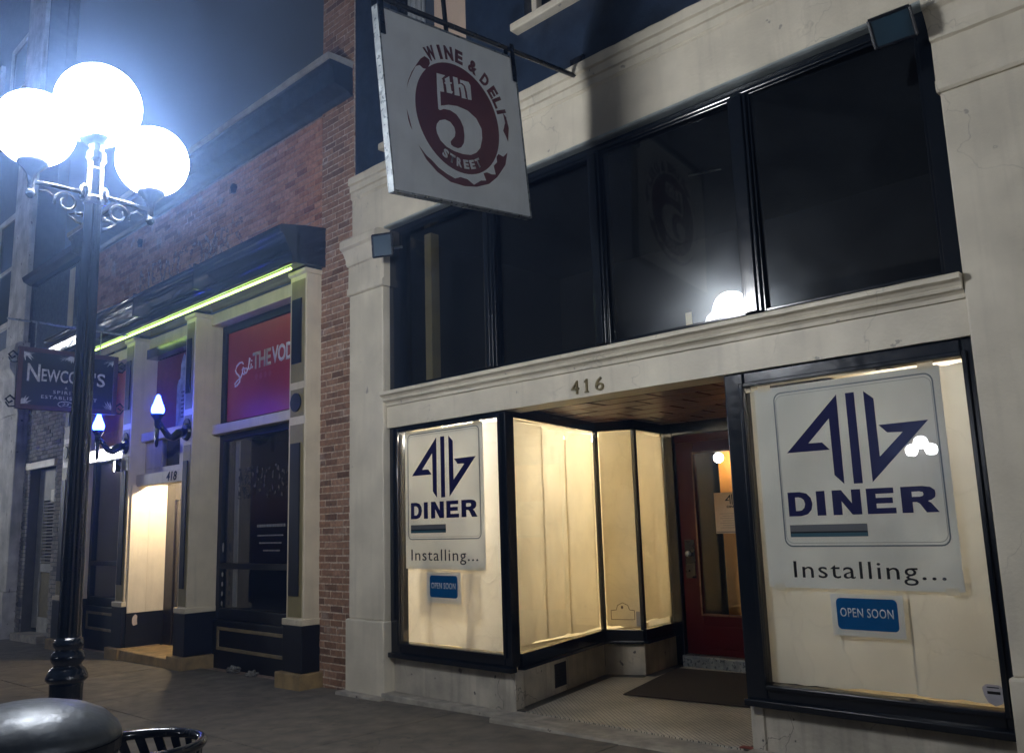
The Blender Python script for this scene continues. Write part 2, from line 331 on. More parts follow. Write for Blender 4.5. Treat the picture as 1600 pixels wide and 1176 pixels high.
# ------------------------------------------------------------------ building helpers
class MB:
    def __init__(s): s.bm = bmesh.new()
    def face(s, pts):
        vs = [s.bm.verts.new(p) for p in pts]
        try: return s.bm.faces.new(vs)
        except ValueError: return None
    def hexa(s, c):                                   # 8 corners: bottom ring of 4, top ring of 4
        v = [s.bm.verts.new(p) for p in c]
        for f in ((3, 2, 1, 0), (4, 5, 6, 7), (0, 1, 5, 4), (1, 2, 6, 5), (2, 3, 7, 6), (3, 0, 4, 7)):
            s.bm.faces.new([v[i] for i in f])
        return s
    def box(s, x0, x1, y0, y1, z0, z1):
        x0, x1 = min(x0, x1), max(x0, x1); y0, y1 = min(y0, y1), max(y0, y1); z0, z1 = min(z0, z1), max(z0, z1)
        return s.hexa([(x0, y0, z0), (x1, y0, z0), (x1, y1, z0), (x0, y1, z0), (x0, y0, z1), (x1, y0, z1), (x1, y1, z1), (x0, y1, z1)])
    def wall(s, p, q, a, b, z0, z1):                  # along p>q; from a to b along the left-hand normal
        d = Vector((q[0]-p[0], q[1]-p[1])).normalized(); n = Vector((-d.y, d.x))
        P, Q = Vector(p[:2]), Vector(q[:2])
        r = [P+n*a, Q+n*a, Q+n*b, P+n*b]
        if a > b: r = [P+n*b, Q+n*b, Q+n*a, P+n*a]
        return s.hexa([(v.x, v.y, z0) for v in r] + [(v.x, v.y, z1) for v in r])
    def prism(s, pts, o, u, v, n, depth):             # 2-D outline on the plane o,u,v pushed along -n
        o, u, v, n = Vector(o), Vector(u), Vector(v), Vector(n)
        f = [o+u*a+v*b for a, b in pts]
        area = sum(pts[i][0]*pts[(i+1) % len(pts)][1]-pts[(i+1) % len(pts)][0]*pts[i][1] for i in range(len(pts)))
        if area < 0: f.reverse()
        k = [p-n*depth for p in f]
        A = [s.bm.verts.new(p) for p in f]; B = [s.bm.verts.new(p) for p in k]
        s.bm.faces.new(A); s.bm.faces.new(B[::-1])
        for i in range(len(A)):
            j = (i+1) % len(A); s.bm.faces.new([A[i], B[i], B[j], A[j]])
        return s
    def extr(s, prof, x0, x1, seg=1, jit=0.0):        # closed (y,z) outline run along x
        rings = []
        for i in range(seg+1):
            x = x0+(x1-x0)*i/seg
            rings.append([s.bm.verts.new((x, y+random.uniform(-jit, jit), z+random.uniform(-jit, jit))) for y, z in prof])
        n = len(prof)
        for i in range(seg):
            for k in range(n):
                j = (k+1) % n; s.bm.faces.new([rings[i][k], rings[i][j], rings[i+1][j], rings[i+1][k]])
        s.bm.faces.new(rings[0][::-1]); s.bm.faces.new(rings[-1])
        return s
    def lathe(s, prof, c, seg=24, flute=0):           # (r,z) outline about a vertical axis
        rings = []
        for r, z in prof:
            ring = []
            for i in range(seg):
                a = 2*math.pi*i/seg
                rr = r*(1-0.07*(i % 2)) if flute else r
                ring.append(s.bm.verts.new((c[0]+rr*math.cos(a), c[1]+rr*math.sin(a), c[2]+z)))
            rings.append(ring)
        for a, b in zip(rings, rings[1:]):
            for i in range(seg):
                j = (i+1) % seg; s.bm.faces.new([a[i], a[j], b[j], b[i]])
        s.bm.faces.new(rings[0][::-1]); s.bm.faces.new(rings[-1])
        return s
    def tube(s, path, r, seg=8, closed=False):
        P = [Vector(p) for p in path]; rings = []
        up = Vector((0.13, 0.21, 0.97)); n = len(P)
        for i, p in enumerate(P):
            a = P[(i-1) % n] if (closed or i > 0) else p
            b = P[(i+1) % n] if (closed or i < n-1) else p
            d = (b-a).normalized()
            x = d.cross(up)
            if x.length < 0.05: x = d.cross(Vector((1, 0, 0)))
            x.normalize(); y = x.cross(d)
            rr = r[i] if isinstance(r, (list, tuple)) else r
            rings.append([s.bm.verts.new(p+x*rr*math.cos(2*math.pi*k/seg)+y*rr*math.sin(2*math.pi*k/seg)) for k in range(seg)])
        m = len(rings)
        for i in range(m if closed else m-1):
            A, B = rings[i], rings[(i+1) % m]
            for k in range(seg):
                j = (k+1) % seg; s.bm.faces.new([A[k], A[j], B[j], B[k]])
        if not closed:
            s.bm.faces.new(rings[0][::-1]); s.bm.faces.new(rings[-1])
        return s
    def ball(s, c, r, seg=20, rings=12, sz=1.0):
        bmesh.ops.create_uvsphere(s.bm, u_segments=seg, v_segments=rings, radius=r, matrix=Matrix.Translation(c) @ Matrix.Diagonal((1, 1, sz, 1)))
        return s
    def build(s, name, mat, parent=None, bevel=0.0, smooth=False):
        bmesh.ops.recalc_face_normals(s.bm, faces=s.bm.faces)
        me = bpy.data.meshes.new(name)
        xs = [v.co for v in s.bm.verts]
        c = Vector(((min(v.x for v in xs)+max(v.x for v in xs))/2, (min(v.y for v in xs)+max(v.y for v in xs))/2, min(v.z for v in xs)))
        bmesh.ops.translate(s.bm, verts=s.bm.verts, vec=-c)
        s.bm.to_mesh(me); s.bm.free()
        if smooth:
            for p in me.polygons: p.use_smooth = True
        me.materials.append(mat)
        o = bpy.data.objects.new(name, me); COL.objects.link(o)
        put(o, c, parent)
        if bevel:
            b = o.modifiers.new('bevel', 'BEVEL'); b.width = bevel; b.segments = 2; b.limit_method = 'ANGLE'; b.angle_limit = R(40)
        return o
def wpos(o):
    v = Vector((0, 0, 0))
    while o is not None: v += o.location; o = o.parent
    return v
def put(o, c, parent=None):
    o.location = Vector(c) - (wpos(parent) if parent else Vector((0, 0, 0)))
    if parent: o.parent = parent
def tag(o, label=None, cat=None, group=None, kind=None):
    for k, v in (('label', label), ('category', cat), ('group', group), ('kind', kind)):
        if v: o[k] = v
    return o
def thing(name, loc, label, cat, group=None):
    o = bpy.data.objects.new(name, None); COL.objects.link(o); o.location = loc; o.empty_display_size = 0.1
    return tag(o, label, cat, group)
def B(name, mat, parent, x0, x1, y0, y1, z0, z1, bevel=0.0):
    return MB().box(x0, x1, y0, y1, z0, z1).build(name, mat, parent, bevel)
def copy_tree(o, parent=None):
    c = o.copy(); COL.objects.link(c)
    if parent: c.parent = parent
    for ch in list(o.children): copy_tree(ch, c)
    return c
def text_mesh(s, bold=0.0, spacing=1.0, shear=0.0, res=3):
    cu = bpy.data.curves.new('lettering', 'FONT'); cu.body = s; cu.offset = bold; cu.space_character = spacing; cu.shear = shear
    cu.resolution_u = res; cu.extrude = 0.0
    o = bpy.data.objects.new('lettering', cu); COL.objects.link(o)
    dg = bpy.context.evaluated_depsgraph_get(); dg.update()
    me = bpy.data.meshes.new_from_object(o.evaluated_get(dg))
    bpy.data.objects.remove(o); bpy.data.curves.remove(cu)
    return me
def lettering(name, s, o, u, v, w, h, mat, parent, bold=0.0, spacing=1.0, shear=0.0, lift=0.0015, base=None, top=None):
    """text whose outline fills w x h from corner o on the plane u,v"""
    me = text_mesh(s, bold, spacing, shear)
    xs = [p.co.x for p in me.vertices]; ys = [p.co.y for p in me.vertices]
    x0, x1, y0, y1 = min(xs), max(xs), min(ys), max(ys)
    o, u, v = Vector(o), Vector(u), Vector(v); n = u.cross(v)
    bm = bmesh.new(); bm.from_mesh(me); bpy.data.meshes.remove(me)
    for p in bm.verts:
        a = (p.co.x-x0)/(x1-x0)*w; b = (p.co.y-y0)/(y1-y0)*h
        p.co = o+u*a+v*b+n*lift
    r = bmesh.ops.extrude_face_region(bm, geom=list(bm.faces))
    for g in r['geom']:
        if isinstance(g, bmesh.types.BMVert): g.co -= n*(lift*0.9)
    mb = MB(); mb.bm.free(); mb.bm = bm
    return mb.build(name, mat, parent)
def rrect(x0, x1, z0, z1, r, n=5):
    pts = []
    for cx, cz, a0 in ((x1-r, z0+r, -90), (x1-r, z1-r, 0), (x0+r, z1-r, 90), (x0+r, z0+r, 180)):
        for i in range(n+1):
            a = R(a0+90*i/n); pts.append((cx+r*math.cos(a), cz+r*math.sin(a)))
    return pts
def outline(mb, x0, x1, z0, z1, r, w, o, u, v, n, depth):
    A = rrect(x0, x1, z0, z1, r); C = rrect(x0+w, x1-w, z0+w, z1-w, max(r-w, 0.002))
    k = len(A)
    for i in range(k):
        j = (i+1) % k
        mb.prism([A[i], A[j], C[j], C[i]], o, u, v, n, depth)
XU, YU, ZU = Vector((1, 0, 0)), Vector((0, 1, 0)), Vector((0, 0, 1))
FACE = Vector((0, -1, 0))
def ground_z(x): return 0.018*(x+7.4)

# ================================================================== SETTING
mb = MB()
mb.hexa([(-70, -40, -2.6), (28, -40, -2.6), (28, 22, -2.6), (-70, 22, -2.6), (-70, -40, ground_z(-70)-0.34), (28, -40, ground_z(28)-0.34), (28, 22, ground_z(28)-0.34), (-70, 22, ground_z(-70)-0.34)])
tag(mb.build('ground', ASPH), kind='structure')
def slope_box(mb, x0, x1, y0, y1, lo, hi):
    a, b = ground_z(x0), ground_z(x1)
    return mb.hexa([(x0, y0, a+lo), (x1, y0, b+lo), (x1, y1, b+lo), (x0, y1, a+lo), (x0, y0, a+hi), (x1, y0, b+hi), (x1, y1, b+hi), (x0, y1, a+hi)])
road = slope_box(MB(), -69, 27, -21.5, -5.12, -0.33, -0.15).build('road', ASPH); tag(road, kind='structure')
road.location.z += 0.0
RP = surf('road_paint', (0.6, 0.5, 0.12), 0.7, mottle=0.3, scale=30)
for k in range(6): slope_box(MB(), -16+4*k, -13+4*k, -13.2, -13.1, -0.149, -0.146).build('lane_marking', RP, road)
walk = slope_box(MB(), -69, 27, -4.95, 0.6, -0.30, -0.012).build('sidewalk', MORTARD); tag(walk, kind='structure')
ys = [-4.94, -3.40, -1.83, -0.005]
x = -24.0
while x < 6:
    for j in range(3):
        e = 0.004
        mb = slope_box(MB(), x+e, x+1.83-e, ys[j]+e, ys[j+1]-e, -0.06, random.uniform(-0.002, 0.003))
        mb.build('slab', CONC, walk, bevel=0.006)
    x += 1.83
kerb = MB()
slope_box(kerb, -69, 27, -5.12, -4.955, -0.30, 0.0)
tag(kerb.build('kerb', STONE, None, bevel=0.02), kind='structure')
tag(slope_box(MB(), -69, 27, -26.5, -21.51, -0.33, 0.0).build('far_pavement', CONC), kind='structure')

# ================================================================== DINER BUILDING (number 416)
D = thing('diner_building', (-4.2, 0, 0), 'cream and navy two-storey shopfront with papered windows and a recessed doorway', 'building')
# navy upper wall with two window openings
UW = MB()
wins = [(-6.73, -5.54, 5.62, 7.9), (-4.76, -3.50, 6.10, 7.9)]
UW.box(-7.365, -6.73, 0.0, 0.4, 5.40, 9.2).box(-5.54, -4.76, 0.0, 0.4, 5.40, 9.2).box(-3.50, -0.5, 0.0, 0.4, 5.40, 9.2)
UW.box(-6.73, -5.54, 0.0, 0.4, 5.40, 5.62).box(-6.73, -5.54, 0.0, 0.4, 7.9, 9.2).box(-4.76, -3.50, 0.0, 0.4, 5.40, 6.10).box(-4.76, -3.50, 0.0, 0.4, 7.9, 9.2)
UW.box(-0.5, 6.0, 0.0, 0.4, 5.40, 9.2)
UW.build('upper_wall', NAVY, D)
B('parapet', CREAM, D, -7.37, 6.0, -0.08, 0.5, 9.2, 9.4)
for i, (x0, x1, z0, z1) in enumerate(wins):
    fr = MB(); t = 0.06
    fr.box(x0, x0+t, 0.10, 0.18, z0, z1).box(x1-t, x1, 0.10, 0.18, z0, z1).box(x0+t, x1-t, 0.10, 0.18, z0, z0+t).box(x0+t, x1-t, 0.10, 0.18, z1-t, z1).box(x0+t, x1-t, 0.115, 0.165, z0+1.1, z0+1.16)
    w = fr.build('upper_window', WHITEP if i else BLACKP, D, bevel=0.006)
    B('pane', GLASSD, w, x0+t, x1-t, 0.135, 0.141, z0+t, z1-t)
    B('sill', CREAM, w, x0-0.1, x1+0.1, -0.10, 0.10, z0-0.075, z0-0.001, 0.012)
    B('room_back', ROOM, w, x0-0.2, x1+0.2, 1.2, 1.25, z0-0.2, z1+0.2)
    if i == 0:
        B('blind', surf('beige_blind', (0.62, 0.47, 0.36), 0.8, mottle=0.05), w, x0+0.60, x1-t-0.002, 0.112, 0.128, z0+t+0.003, z1-t-0.003)
        cu = MB()
        for k in range(6):
            xx = x0+0.075+k*0.045
            cu.tube([(xx, 0.21+0.012*(k % 2), z0+t+0.01), (xx+0.004, 0.21+0.012*(k % 2), z1-t-0.01)], 0.022, 6)
        cu.build('curtain', surf('white_curtain', (0.7, 0.7, 0.72), 0.9), w, smooth=True)
    else:
        B('mullion', WHITEP, w, x0+0.58, x0+0.62, 0.114, 0.130, z0+t+0.003, z1-t-0.003)
# cornice band over the transom, three grooves, knocked edges
prof = [(0.05, 4.70), (-0.035, 4.70), (-0.035, 5.00), (-0.035, 5.145), (-0.048, 5.152), (-0.048, 5.158), (-0.06, 5.165), (-0.06, 5.225), (-0.045, 5.231), (-0.075, 5.238), (-0.075, 5.300), (-0.06, 5.306), (-0.095, 5.314), (-0.095, 5.385), (-0.088, 5.40), (0.05, 5.40)]
MB().extr(prof, -7.37, -1.385, 90, 0.0022).build('cornice', CREAM, D)
MB().extr([(0.05, 4.665), (-0.06, 4.665), (-0.075, 4.672), (-0.075, 4.69), (0.05, 4.695)], -6.765, -1.40, 30, 0.001).build('flashing', STRIP, D)
# pilasters
def pil(x0, x1):
    p = MB().box(x0, x1, -0.075, 0.3, 0.72, 4.06).build('pilaster', CREAM, D, bevel=0.012)
    B('plinth', CREAM, p, x0-0.015, x1+0.03, -0.11, 0.3, -0.05, 0.72, 0.015)
    B('stone_foot', STONE, p, x0-0.06, x1+0.08, -0.20, 0.25, -0.10, 0.035, 0.012)
    c = MB()
    c.extr([(0.3, 4.06), (-0.085, 4.06), (-0.1, 4.075), (-0.1, 4.13), (-0.08, 4.14), (-0.08, 4.38), (-0.105, 4.39), (-0.115, 4.42), (-0.12, 4.45), (-0.14, 4.50), (-0.165, 4.54), (-0.20, 4.56), (-0.20, 4.635), (-0.17, 4.66), (-0.10, 4.668), (0.3, 4.668)], x0-0.012, x1+0.03, 14, 0.002)
    c.build('capital', CREAM, p)
    B('frieze_block', CREAM, p, x0+0.004, x1-0.004, -0.034 if x1 < -5 else -0.05, 0.3, 4.66, 5.40 if x1 > -5 else 4.70, 0.005)
    return p
pil(-7.365, -6.79)
pil(-1.385, -0.66)
B('side_wall', CREAM, D, -0.655, 6.0, -0.02, 0.4, -0.1, 5.39)
# fascia board with its ledge moulding
f = MB().extr([(0.25, 2.585), (-0.03, 2.585), (-0.03, 2.80), (-0.04, 2.803), (0.25, 2.803)], -6.785, -1.39, 40, 0.0012).build('fascia', CREAM, D)
MB().extr([(0.25, 2.805), (-0.045, 2.805), (-0.05, 2.83), (-0.065, 2.845), (-0.085, 2.852), (-0.09, 2.868), (-0.085, 2.874), (-0.10, 2.895), (-0.13, 2.91), (-0.13, 2.935), (-0.12, 2.945), (0.25, 2.945)], -6.785, -1.39, 40, 0.0012).build('ledge', CREAM, f)
# transom window
fr = MB()
X0, X1, Z0, Z1 = -6.775, -1.392, 2.948, 4.662
fr.box(X0, -6.595, 0.0, 0.14, Z0, Z1).box(-1.50, X1, 0.0, 0.14, Z0, Z1).box(-6.595, -1.50, 0.0, 0.14, Z0, Z0+0.035).box(-6.595, -1.50, 0.0, 0.14, 4.60, Z1)
tr = fr.build('transom_window', GLOSS, D, bevel=0.008)
TX, TZ = 0.8, 2.3
mull = [(-5.375, -5.27), (-4.115, -3.995), (-2.80, -2.665)]
for a, b in mull:
    MB().box(a, b, -0.012, 0.13, Z0+0.036, 4.599).box(a+0.025, b-0.025, -0.03, -0.0125, Z0+0.037, 4.598).build('mullion', GLOSS, tr, bevel=0.008)
ed = [-6.595] + [v for m in mull for v in m] + [-1.50]
for i in range(4):
    a, b = ed[2*i], ed[2*i+1]
    pn = B('pane', GLASSD, tr, a+0.001, b-0.001, 0.070, 0.076, Z0+0.036, 4.599)
    if i >= 2: pn.rotation_euler = (R(TX), 0, R(TZ))       # old panes never sit quite flat
    s = MB(); w = 0.018
    s.box(a+0.001, a+w, 0.012, 0.032, Z0+0.036, 4.598).box(b-w, b-0.001, 0.012, 0.032, Z0+0.036, 4.598).box(a+w, b-w, 0.012, 0.032, Z0+0.036, Z0+0.036+w).box(a+w, b-w, 0.012, 0.032, 4.598-w, 4.598)
    s.build('glazing_bead', GLOSS, tr, bevel=0.004)
B('olive_post', surf('dim_olive_post', (0.12, 0.10, 0.05), 0.6, mottle=0.1), tr, -6.50, -6.40, 0.25, 0.36, Z0, 4.6)
B('card_scrap', surf('card', (0.55, 0.45, 0.25), 0.8), tr, -3.34, -3.29, 0.10, 0.11, Z0+0.04, Z0+0.17)
rm = MB()
rm.box(-6.77, -1.40, 2.7, 2.75, 2.95, 4.7).box(-6.77, -1.40, 0.2, 2.7, 4.64, 4.69).box(-6.80, -6.75, 0.2, 2.7, 2.95, 4.64).box(-1.45, -1.40, 0.2, 2.7, 2.95, 4.64).box(-6.77, -1.40, 0.26, 2.7, 2.86, 2.94)
rm.build('upper_room', ROOM, D)
pipe = MB()
pipe.tube([(-3.77, 1.0, 4.60), (-3.45, 1.0, 4.56)], 0.008, 6)
pipe.build('pipe', STEEL, D)

# ---- display windows, vestibule
CX = -4.075
LA = [(-5.15, 0.03), (-5.56, 1.76), (-5.19, 1.93), (-5.30, 2.68)]
RA = [(2*CX-x, y) for x, y in LA]
ZB, ZG0, ZG1, ZT = 0.42, 0.525, 2.53, 2.63
def display(side):
    L = side < 0
    pts = LA if L else RA
    xo = -6.775 if L else -1.392             # outer jamb
    xi = pts[0][0]
    a, b = min(xo, xi), max(xo, xi)
    outer_w, inner_w = 0.15, 0.10
    la, rb = (a+outer_w, b-0.085) if L else (a+0.15, b-0.065)
    top = ZG1 if L else 2.478
    fr = MB()
    fr.box(a, la, -0.012, 0.10, ZB, 2.583).box(rb, b, -0.012, 0.10, ZB, 2.583)
    fr.box(la, rb, -0.012, 0.10, ZB, ZG0).box(la, rb, -0.012, 0.10, top, 2.583)
    w = fr.build('display_window', GLOSS, D, bevel=0.012)
    st = MB()                                 # raised stop round the glass and the dripping sill
    st.box(la-0.03, la, -0.03, -0.013, ZG0-0.03, top+0.03).box(rb, rb+0.03, -0.03, -0.013, ZG0-0.03, top+0.03).box(la, rb, -0.03, -0.013, ZG0-0.03, ZG0).box(la, rb, -0.03, -0.013, top, top+0.03)
    st.build('glazing_stop', GLOSS, w, bevel=0.006)
    B('pane', GLASS, w, la, rb, 0.022, 0.028, ZG0, top)
    sl = MB().box(a, b+0.03*(1 if L else 0)-(0.0), -0.055, 0.02, ZB-0.035, ZB+0.012)
    sl.build('sill', GLOSS, w, bevel=0.008)
    # splayed sides: post, glass, sill and head band of every side pane
    s = 1 if L else -1                        # inside of the box is to the left of the path on the left side
    for k in range(3):
        p, q = pts[k], pts[k+1]
        d = Vector((q[0]-p[0], q[1]-p[1])).normalized()
        if k == 0: p = (p[0]+d.x*0.08, p[1]+d.y*0.08)
        hb = MB().wall(p, q, 0.0*s, 0.06*s, ZG1, ZT); hb.build('head_band', GLOSS, w)
        MB().wall(p, q, -0.03*s, 0.06*s, ZB, ZG0).build('sill', GLOSS, w, bevel=0.006)
        MB().wall(p, q, -0.045*s, 0.03*s, ZB-0.03, ZB-0.001).build('drip', GLOSS, w, bevel=0.004)
        pp = (p[0]+d.x*0.022, p[1]+d.y*0.022); qq = (q[0]-d.x*0.022, q[1]-d.y*0.022)
        MB().wall(pp, qq, 0.015*s, 0.020*s, ZG0, ZG1).build('pane', GLASS, w)
        px = MB(); px.box(q[0]-0.022, q[0]+0.022, q[1]-0.022, q[1]+0.022, ZG0, ZG1); px.build('post', GLOSS, w, bevel=0.005)
        MB().wall(pts[k], q, 0.004*s, 0.10*s, -0.1, ZB-0.031).build('base_wall', CREAMDIRTY, w)
        if L and k == 0:
            g = MB()
            m = Vector((p[0], p[1]))+d*0.62
            for r_ in range(6):
                g.wall((m.x, m.y), (m.x+d.x*0.20, m.y+d.y*0.20), -0.006, 0.003, 0.15+r_*0.032, 0.168+r_*0.032)
            g.wall((m.x-d.x*0.01, m.y-d.y*0.01), (m.x+d.x*0.21, m.y+d.y*0.21), -0.002, 0.0035, 0.14, 0.345)
            g.build('vent', DARKW, w)
    B('base_wall', CREAMDIRTY, w, a-(0 if L else -0.0), b, 0.025, 0.12, -0.1, ZB-0.036)
    B('stone_foot', STONE, w, a, b+0.02, -0.13, 0.024, -0.1, ground_z(xi)+0.03, 0.01)
    # inside of the display box
    yb = 2.66
    ins = MB()
    if L:
        ins.box(-6.80, -6.74, 0.11, yb, ZB, ZT).box(-6.74, -5.36, yb, yb+0.05, ZB, ZT)
        ins.box(-6.74, -5.62, 0.11, yb, ZT-0.06, ZT).box(-6.74, -5.65, 0.13, yb, ZB-0.03, ZG0-0.03)
    else:
        ins.box(-1.42, -1.37, 0.11, yb, ZB, ZT).box(-2.79, -1.42, yb, yb+0.05, ZB, ZT)
        ins.box(-2.53, -1.42, 0.11, yb, ZT-0.06, ZT).box(-2.5, -1.42, 0.13, yb, ZB-0.03, ZG0-0.03)
    ins.build('display_box', LITROOM if L else surf('tan_box_wall', (0.50, 0.40, 0.24), 0.8, mottle=0.05), w)
    return w
DWL = display(-1)
DWR = display(1)
# vestibule floor, ceiling, lintel soffit
B('lintel_soffit', CREAM, D, -5.14, -3.01, 0.0, 0.24, 2.586, 2.60)
fl = MB().box(-5.9, -2.2, 0.05, 2.75, -0.1, 0.085).build('vestibule_floor', TILES, D)
for pts, s in ((LA, -1), (RA, 1)):
    bd = MB()
    for k in range(3): bd.wall(pts[k], pts[k+1], -0.0*s, 0.10*s, 0.06, 0.0885+0.0004*k)
    bd.build('dark_border', TILEB, fl)
B('front_stone', STONE, D, -5.17, -2.98, -0.28, 0.049, -0.12, 0.078, 0.012)
MB().box(-3.12, -3.02, 0.052, 0.10, 0.05, 0.094).build('red_tile_edge', surf('red_tile', (0.2, 0.03, 0.02), 0.5), fl)
ce = MB().box(-5.62, -2.53, 0.245, 2.72, 2.655, 2.70).build('vestibule_ceiling', DARKW, D)
y = 0.26; row = 0
while y < 2.66:
    x = -5.6 - (0.31 if row % 2 else 0)
    while x < -2.55:
        a, b = max(x+0.014, -5.6), min(x+0.62-0.014, -2.55)
        if b-a > 0.05: B('panel', CEIL, ce, a, b, y+0.014, min(y+0.28, 2.7)-0.014, 2.634+random.uniform(0, 0.003), 2.656, 0.006)
        x += 0.62
    y += 0.28; row += 1
# door wall and doors
dw = MB()
dw.box(-5.34, -5.20, 2.66, 2.80, 0.05, 2.66).box(-2.95, -2.81, 2.66, 2.80, 0.05, 2.66).box(-5.20, -2.95, 2.66, 2.80, 2.50, 2.66)
dw.build('door_frame', GLOSS, D, bevel=0.01)
B('door_head', REDP, D, -5.20, -2.95, 2.70, 2.78, 2.42, 2.499, 0.006)
B('threshold', STEEL, D, -5.20, -2.95, 2.60, 2.82, 0.08, 0.20, 0.012)
for i, (a, b) in enumerate(((-5.19, -4.08), (-4.07, -2.96))):
    g0, g1 = (a+0.22, b-0.20)
    m = MB()
    m.box(a, g0, 2.70, 2.75, 0.205, 2.418).box(g1, b, 2.70, 2.75, 0.205, 2.418).box(g0, g1, 2.70, 2.75, 0.205, 0.62).box(g0, g1, 2.70, 2.75, 2.29, 2.418)
    dr = m.build('door', REDP, D, bevel=0.006)
    B('glass', GLASS, dr, g0, g1, 2.722, 2.728, 0.62, 2.29)
    bead = MB(); w = 0.02
    bead.box(g0-w, g0, 2.688, 2.699, 0.62-w, 2.29+w).box(g1, g1+w, 2.688, 2.699, 0.62-w, 2.29+w).box(g0, g1, 2.688, 2.699, 0.62-w, 0.62).box(g0, g1, 2.688, 2.699, 2.29, 2.29+w)
    bead.build('glazing_bead', surf('brown_bead', (0.12, 0.06, 0.04), 0.3), dr, bevel=0.003)
    B('kick_panel', REDP, dr, a+0.2, b-0.18, 2.692, 2.699, 0.28, 0.50, 0.004)
    if i == 0:
        B('lock_plate', BLACKP, dr, a+0.05, a+0.17, 2.685, 2.699, 0.98, 1.38, 0.004)
        k = MB().ball((a+0.11, 2.65, 1.235), 0.032, 14, 10); k.tube([(a+0.11, 2.65, 1.235), (a+0.11, 2.69, 1.235)], 0.012, 8); k.build('knob', STEEL, dr, smooth=True)
# room behind the doors
rm = MB()
rm.box(-5.5, -2.6, 6.0, 6.05, 0.0, 2.75).box(-5.55, -5.5, 2.82, 6.0, 0.0, 2.75).box(-2.6, -2.55, 2.82, 6.0, 0.0, 2.75).box(-5.5, -2.6, 2.82, 6.0, 2.70, 2.75).box(-5.5, -2.6, 2.83, 6.0, 0.05, 0.1)
rm.build('back_room', ROOM, D)
B('orange_partition', ORANGE, D, -5.135, -3.2, 3.50, 3.57, 0.1, 2.69)
gl = thing('indoor_lamp', (-5.0, 3.28, 2.27), 'round lit globe lamp glimpsed through the glass of the red door', 'lamp')
MB().ball((-5.0, 3.28, 2.27), 0.055, 16, 10).build('globe', GLOBEI, gl, smooth=True)
MB().tube([(-5.0, 3.28, 2.32), (-5.0, 3.28, 2.69)], 0.006, 6).build('cord', BLACKP, gl)

# ---- brick pier between the two fronts, bricks laid one by one
def brick_meshes(mat, L, H, dep, n=6):
    out = []
    for i in range(n):
        mb = MB(); j = lambda: random.uniform(-0.0022, 0.0022)
        c = [(-L/2+j(), -dep+j(), 0.0+j()), (L/2+j(), -dep+j(), j()), (L/2, 0, 0), (-L/2, 0, 0), (-L/2+j(), -dep+j(), H+j()), (L/2+j(), -dep+j(), H+j()), (L/2, 0, H), (-L/2, 0, H)]
        mb.hexa(c); bmesh.ops.recalc_face_normals(mb.bm, faces=mb.bm.faces)
        ed = [e for e in mb.bm.edges if all(v.co.y < -dep*0.5 for v in e.verts)]
        bmesh.ops.bevel(mb.bm, geom=ed, offset=0.004, segments=1, affect='EDGES')
        me = bpy.data.meshes.new('brick'); mb.bm.to_mesh(me); mb.bm.free(); me.materials.append(mat); out.append(me)
    return out
def lay(x0, x1, z0, z1, y, parent, limit, key, mats, pitch=0.218, course=0.073, H=0.061):
    cells = []
    row = 0; z = z0
    while z+H < z1:
        x = x0 - (pitch/2 if row % 2 else 0) - (pitch*0.25 if row % 6 == 5 else 0)
        while x < x1-0.02:
            a, b = max(x, x0), min(x+pitch-0.012, x1)
            if b-a > 0.03: cells.append((a, b, z+random.uniform(-0.001, 0.001)))
            x += pitch
        z += course; row += 1
    cells.sort(key=key)
    shared = {}
    for a, b, z in cells[:limit]:
        L = round(b-a, 2)
        if L not in shared: shared[L] = brick_meshes(mats[0], L, H, 0.03)
        o = bpy.data.objects.new('brick', random.choice(shared[L])); COL.objects.link(o)
        put(o, ((a+b)/2, y+0.022+random.uniform(-0.003, 0.004), z), parent)
    rest = cells[limit:]
    if rest:
        mb = MB()
        for a, b, z in rest:
            d = random.uniform(-0.003, 0.004); mb.box(a, b, y-0.008+d, y+0.02, z, z+H)
        o = mb.build('brick_courses', mats[1], parent); o['kind'] = 'stuff'
pier = B('brick_pier', MORTAR, D, -8.0, -7.38, -0.007, 0.5, -0.2, 9.2)
lay(-7.998, -7.382, -0.12, 9.15, -0.004, pier, 300, lambda c: c[2], (BRICKS, BRICKSI))
# torn mortar bead down the joint between brick and pilaster
mb = MB(); z = 0.0
while z < 5.35:
    h = random.uniform(0.03, 0.12)
    if random.random() < 0.8: mb.box(-7.383-random.uniform(0.0, 0.02), -7.362, -random.uniform(0.012, 0.03), 0.02, z, z+h)
    z += h
mb.build('mortar_bead', MORTAR, D)
# ================================================================== PUB BUILDING (number 418)
P = thing('pub_building', (-11.5, 0, 0), 'low red brick pub front with cream pilasters and a heavy black cornice', 'building')
PX0, PX1 = -15.35, -8.003
PUBB = [(0.20, 0.078, 0.042), (0.36, 0.155, 0.085), (0.43, 0.20, 0.112), (0.48, 0.245, 0.15)]
bw = B('brick_wall', MORTARD, P, PX0, PX1, 0.0, 0.5, 5.0, 6.42)
lay(PX0+0.002, PX1-0.01, 5.01, 6.40, -0.003, bw, 290, lambda c: -c[0], (brickmat('orange_red_brick', PUBB), brickmat('orange_red_courses', PUBB, island=True)))
lettering('ghost_lettering', "NEWCOMB'S", (-13.0, -0.014, 5.16), XU, ZU, 3.2, 0.55, GHOST, P, bold=0.01, lift=0.002)
for xx in (-10.05, -13.0):
    mb = MB(); mb.lathe([(0.0, 0), (0.05, 0.0), (0.05, 0.03), (0.0, 0.03)], (xx, -0.03, 6.12), 10)
    mb.box(xx-0.03, xx+0.03, -0.06, -0.008, 6.06, 6.18)
    mb.build('tie_plate', BLACKP, P)
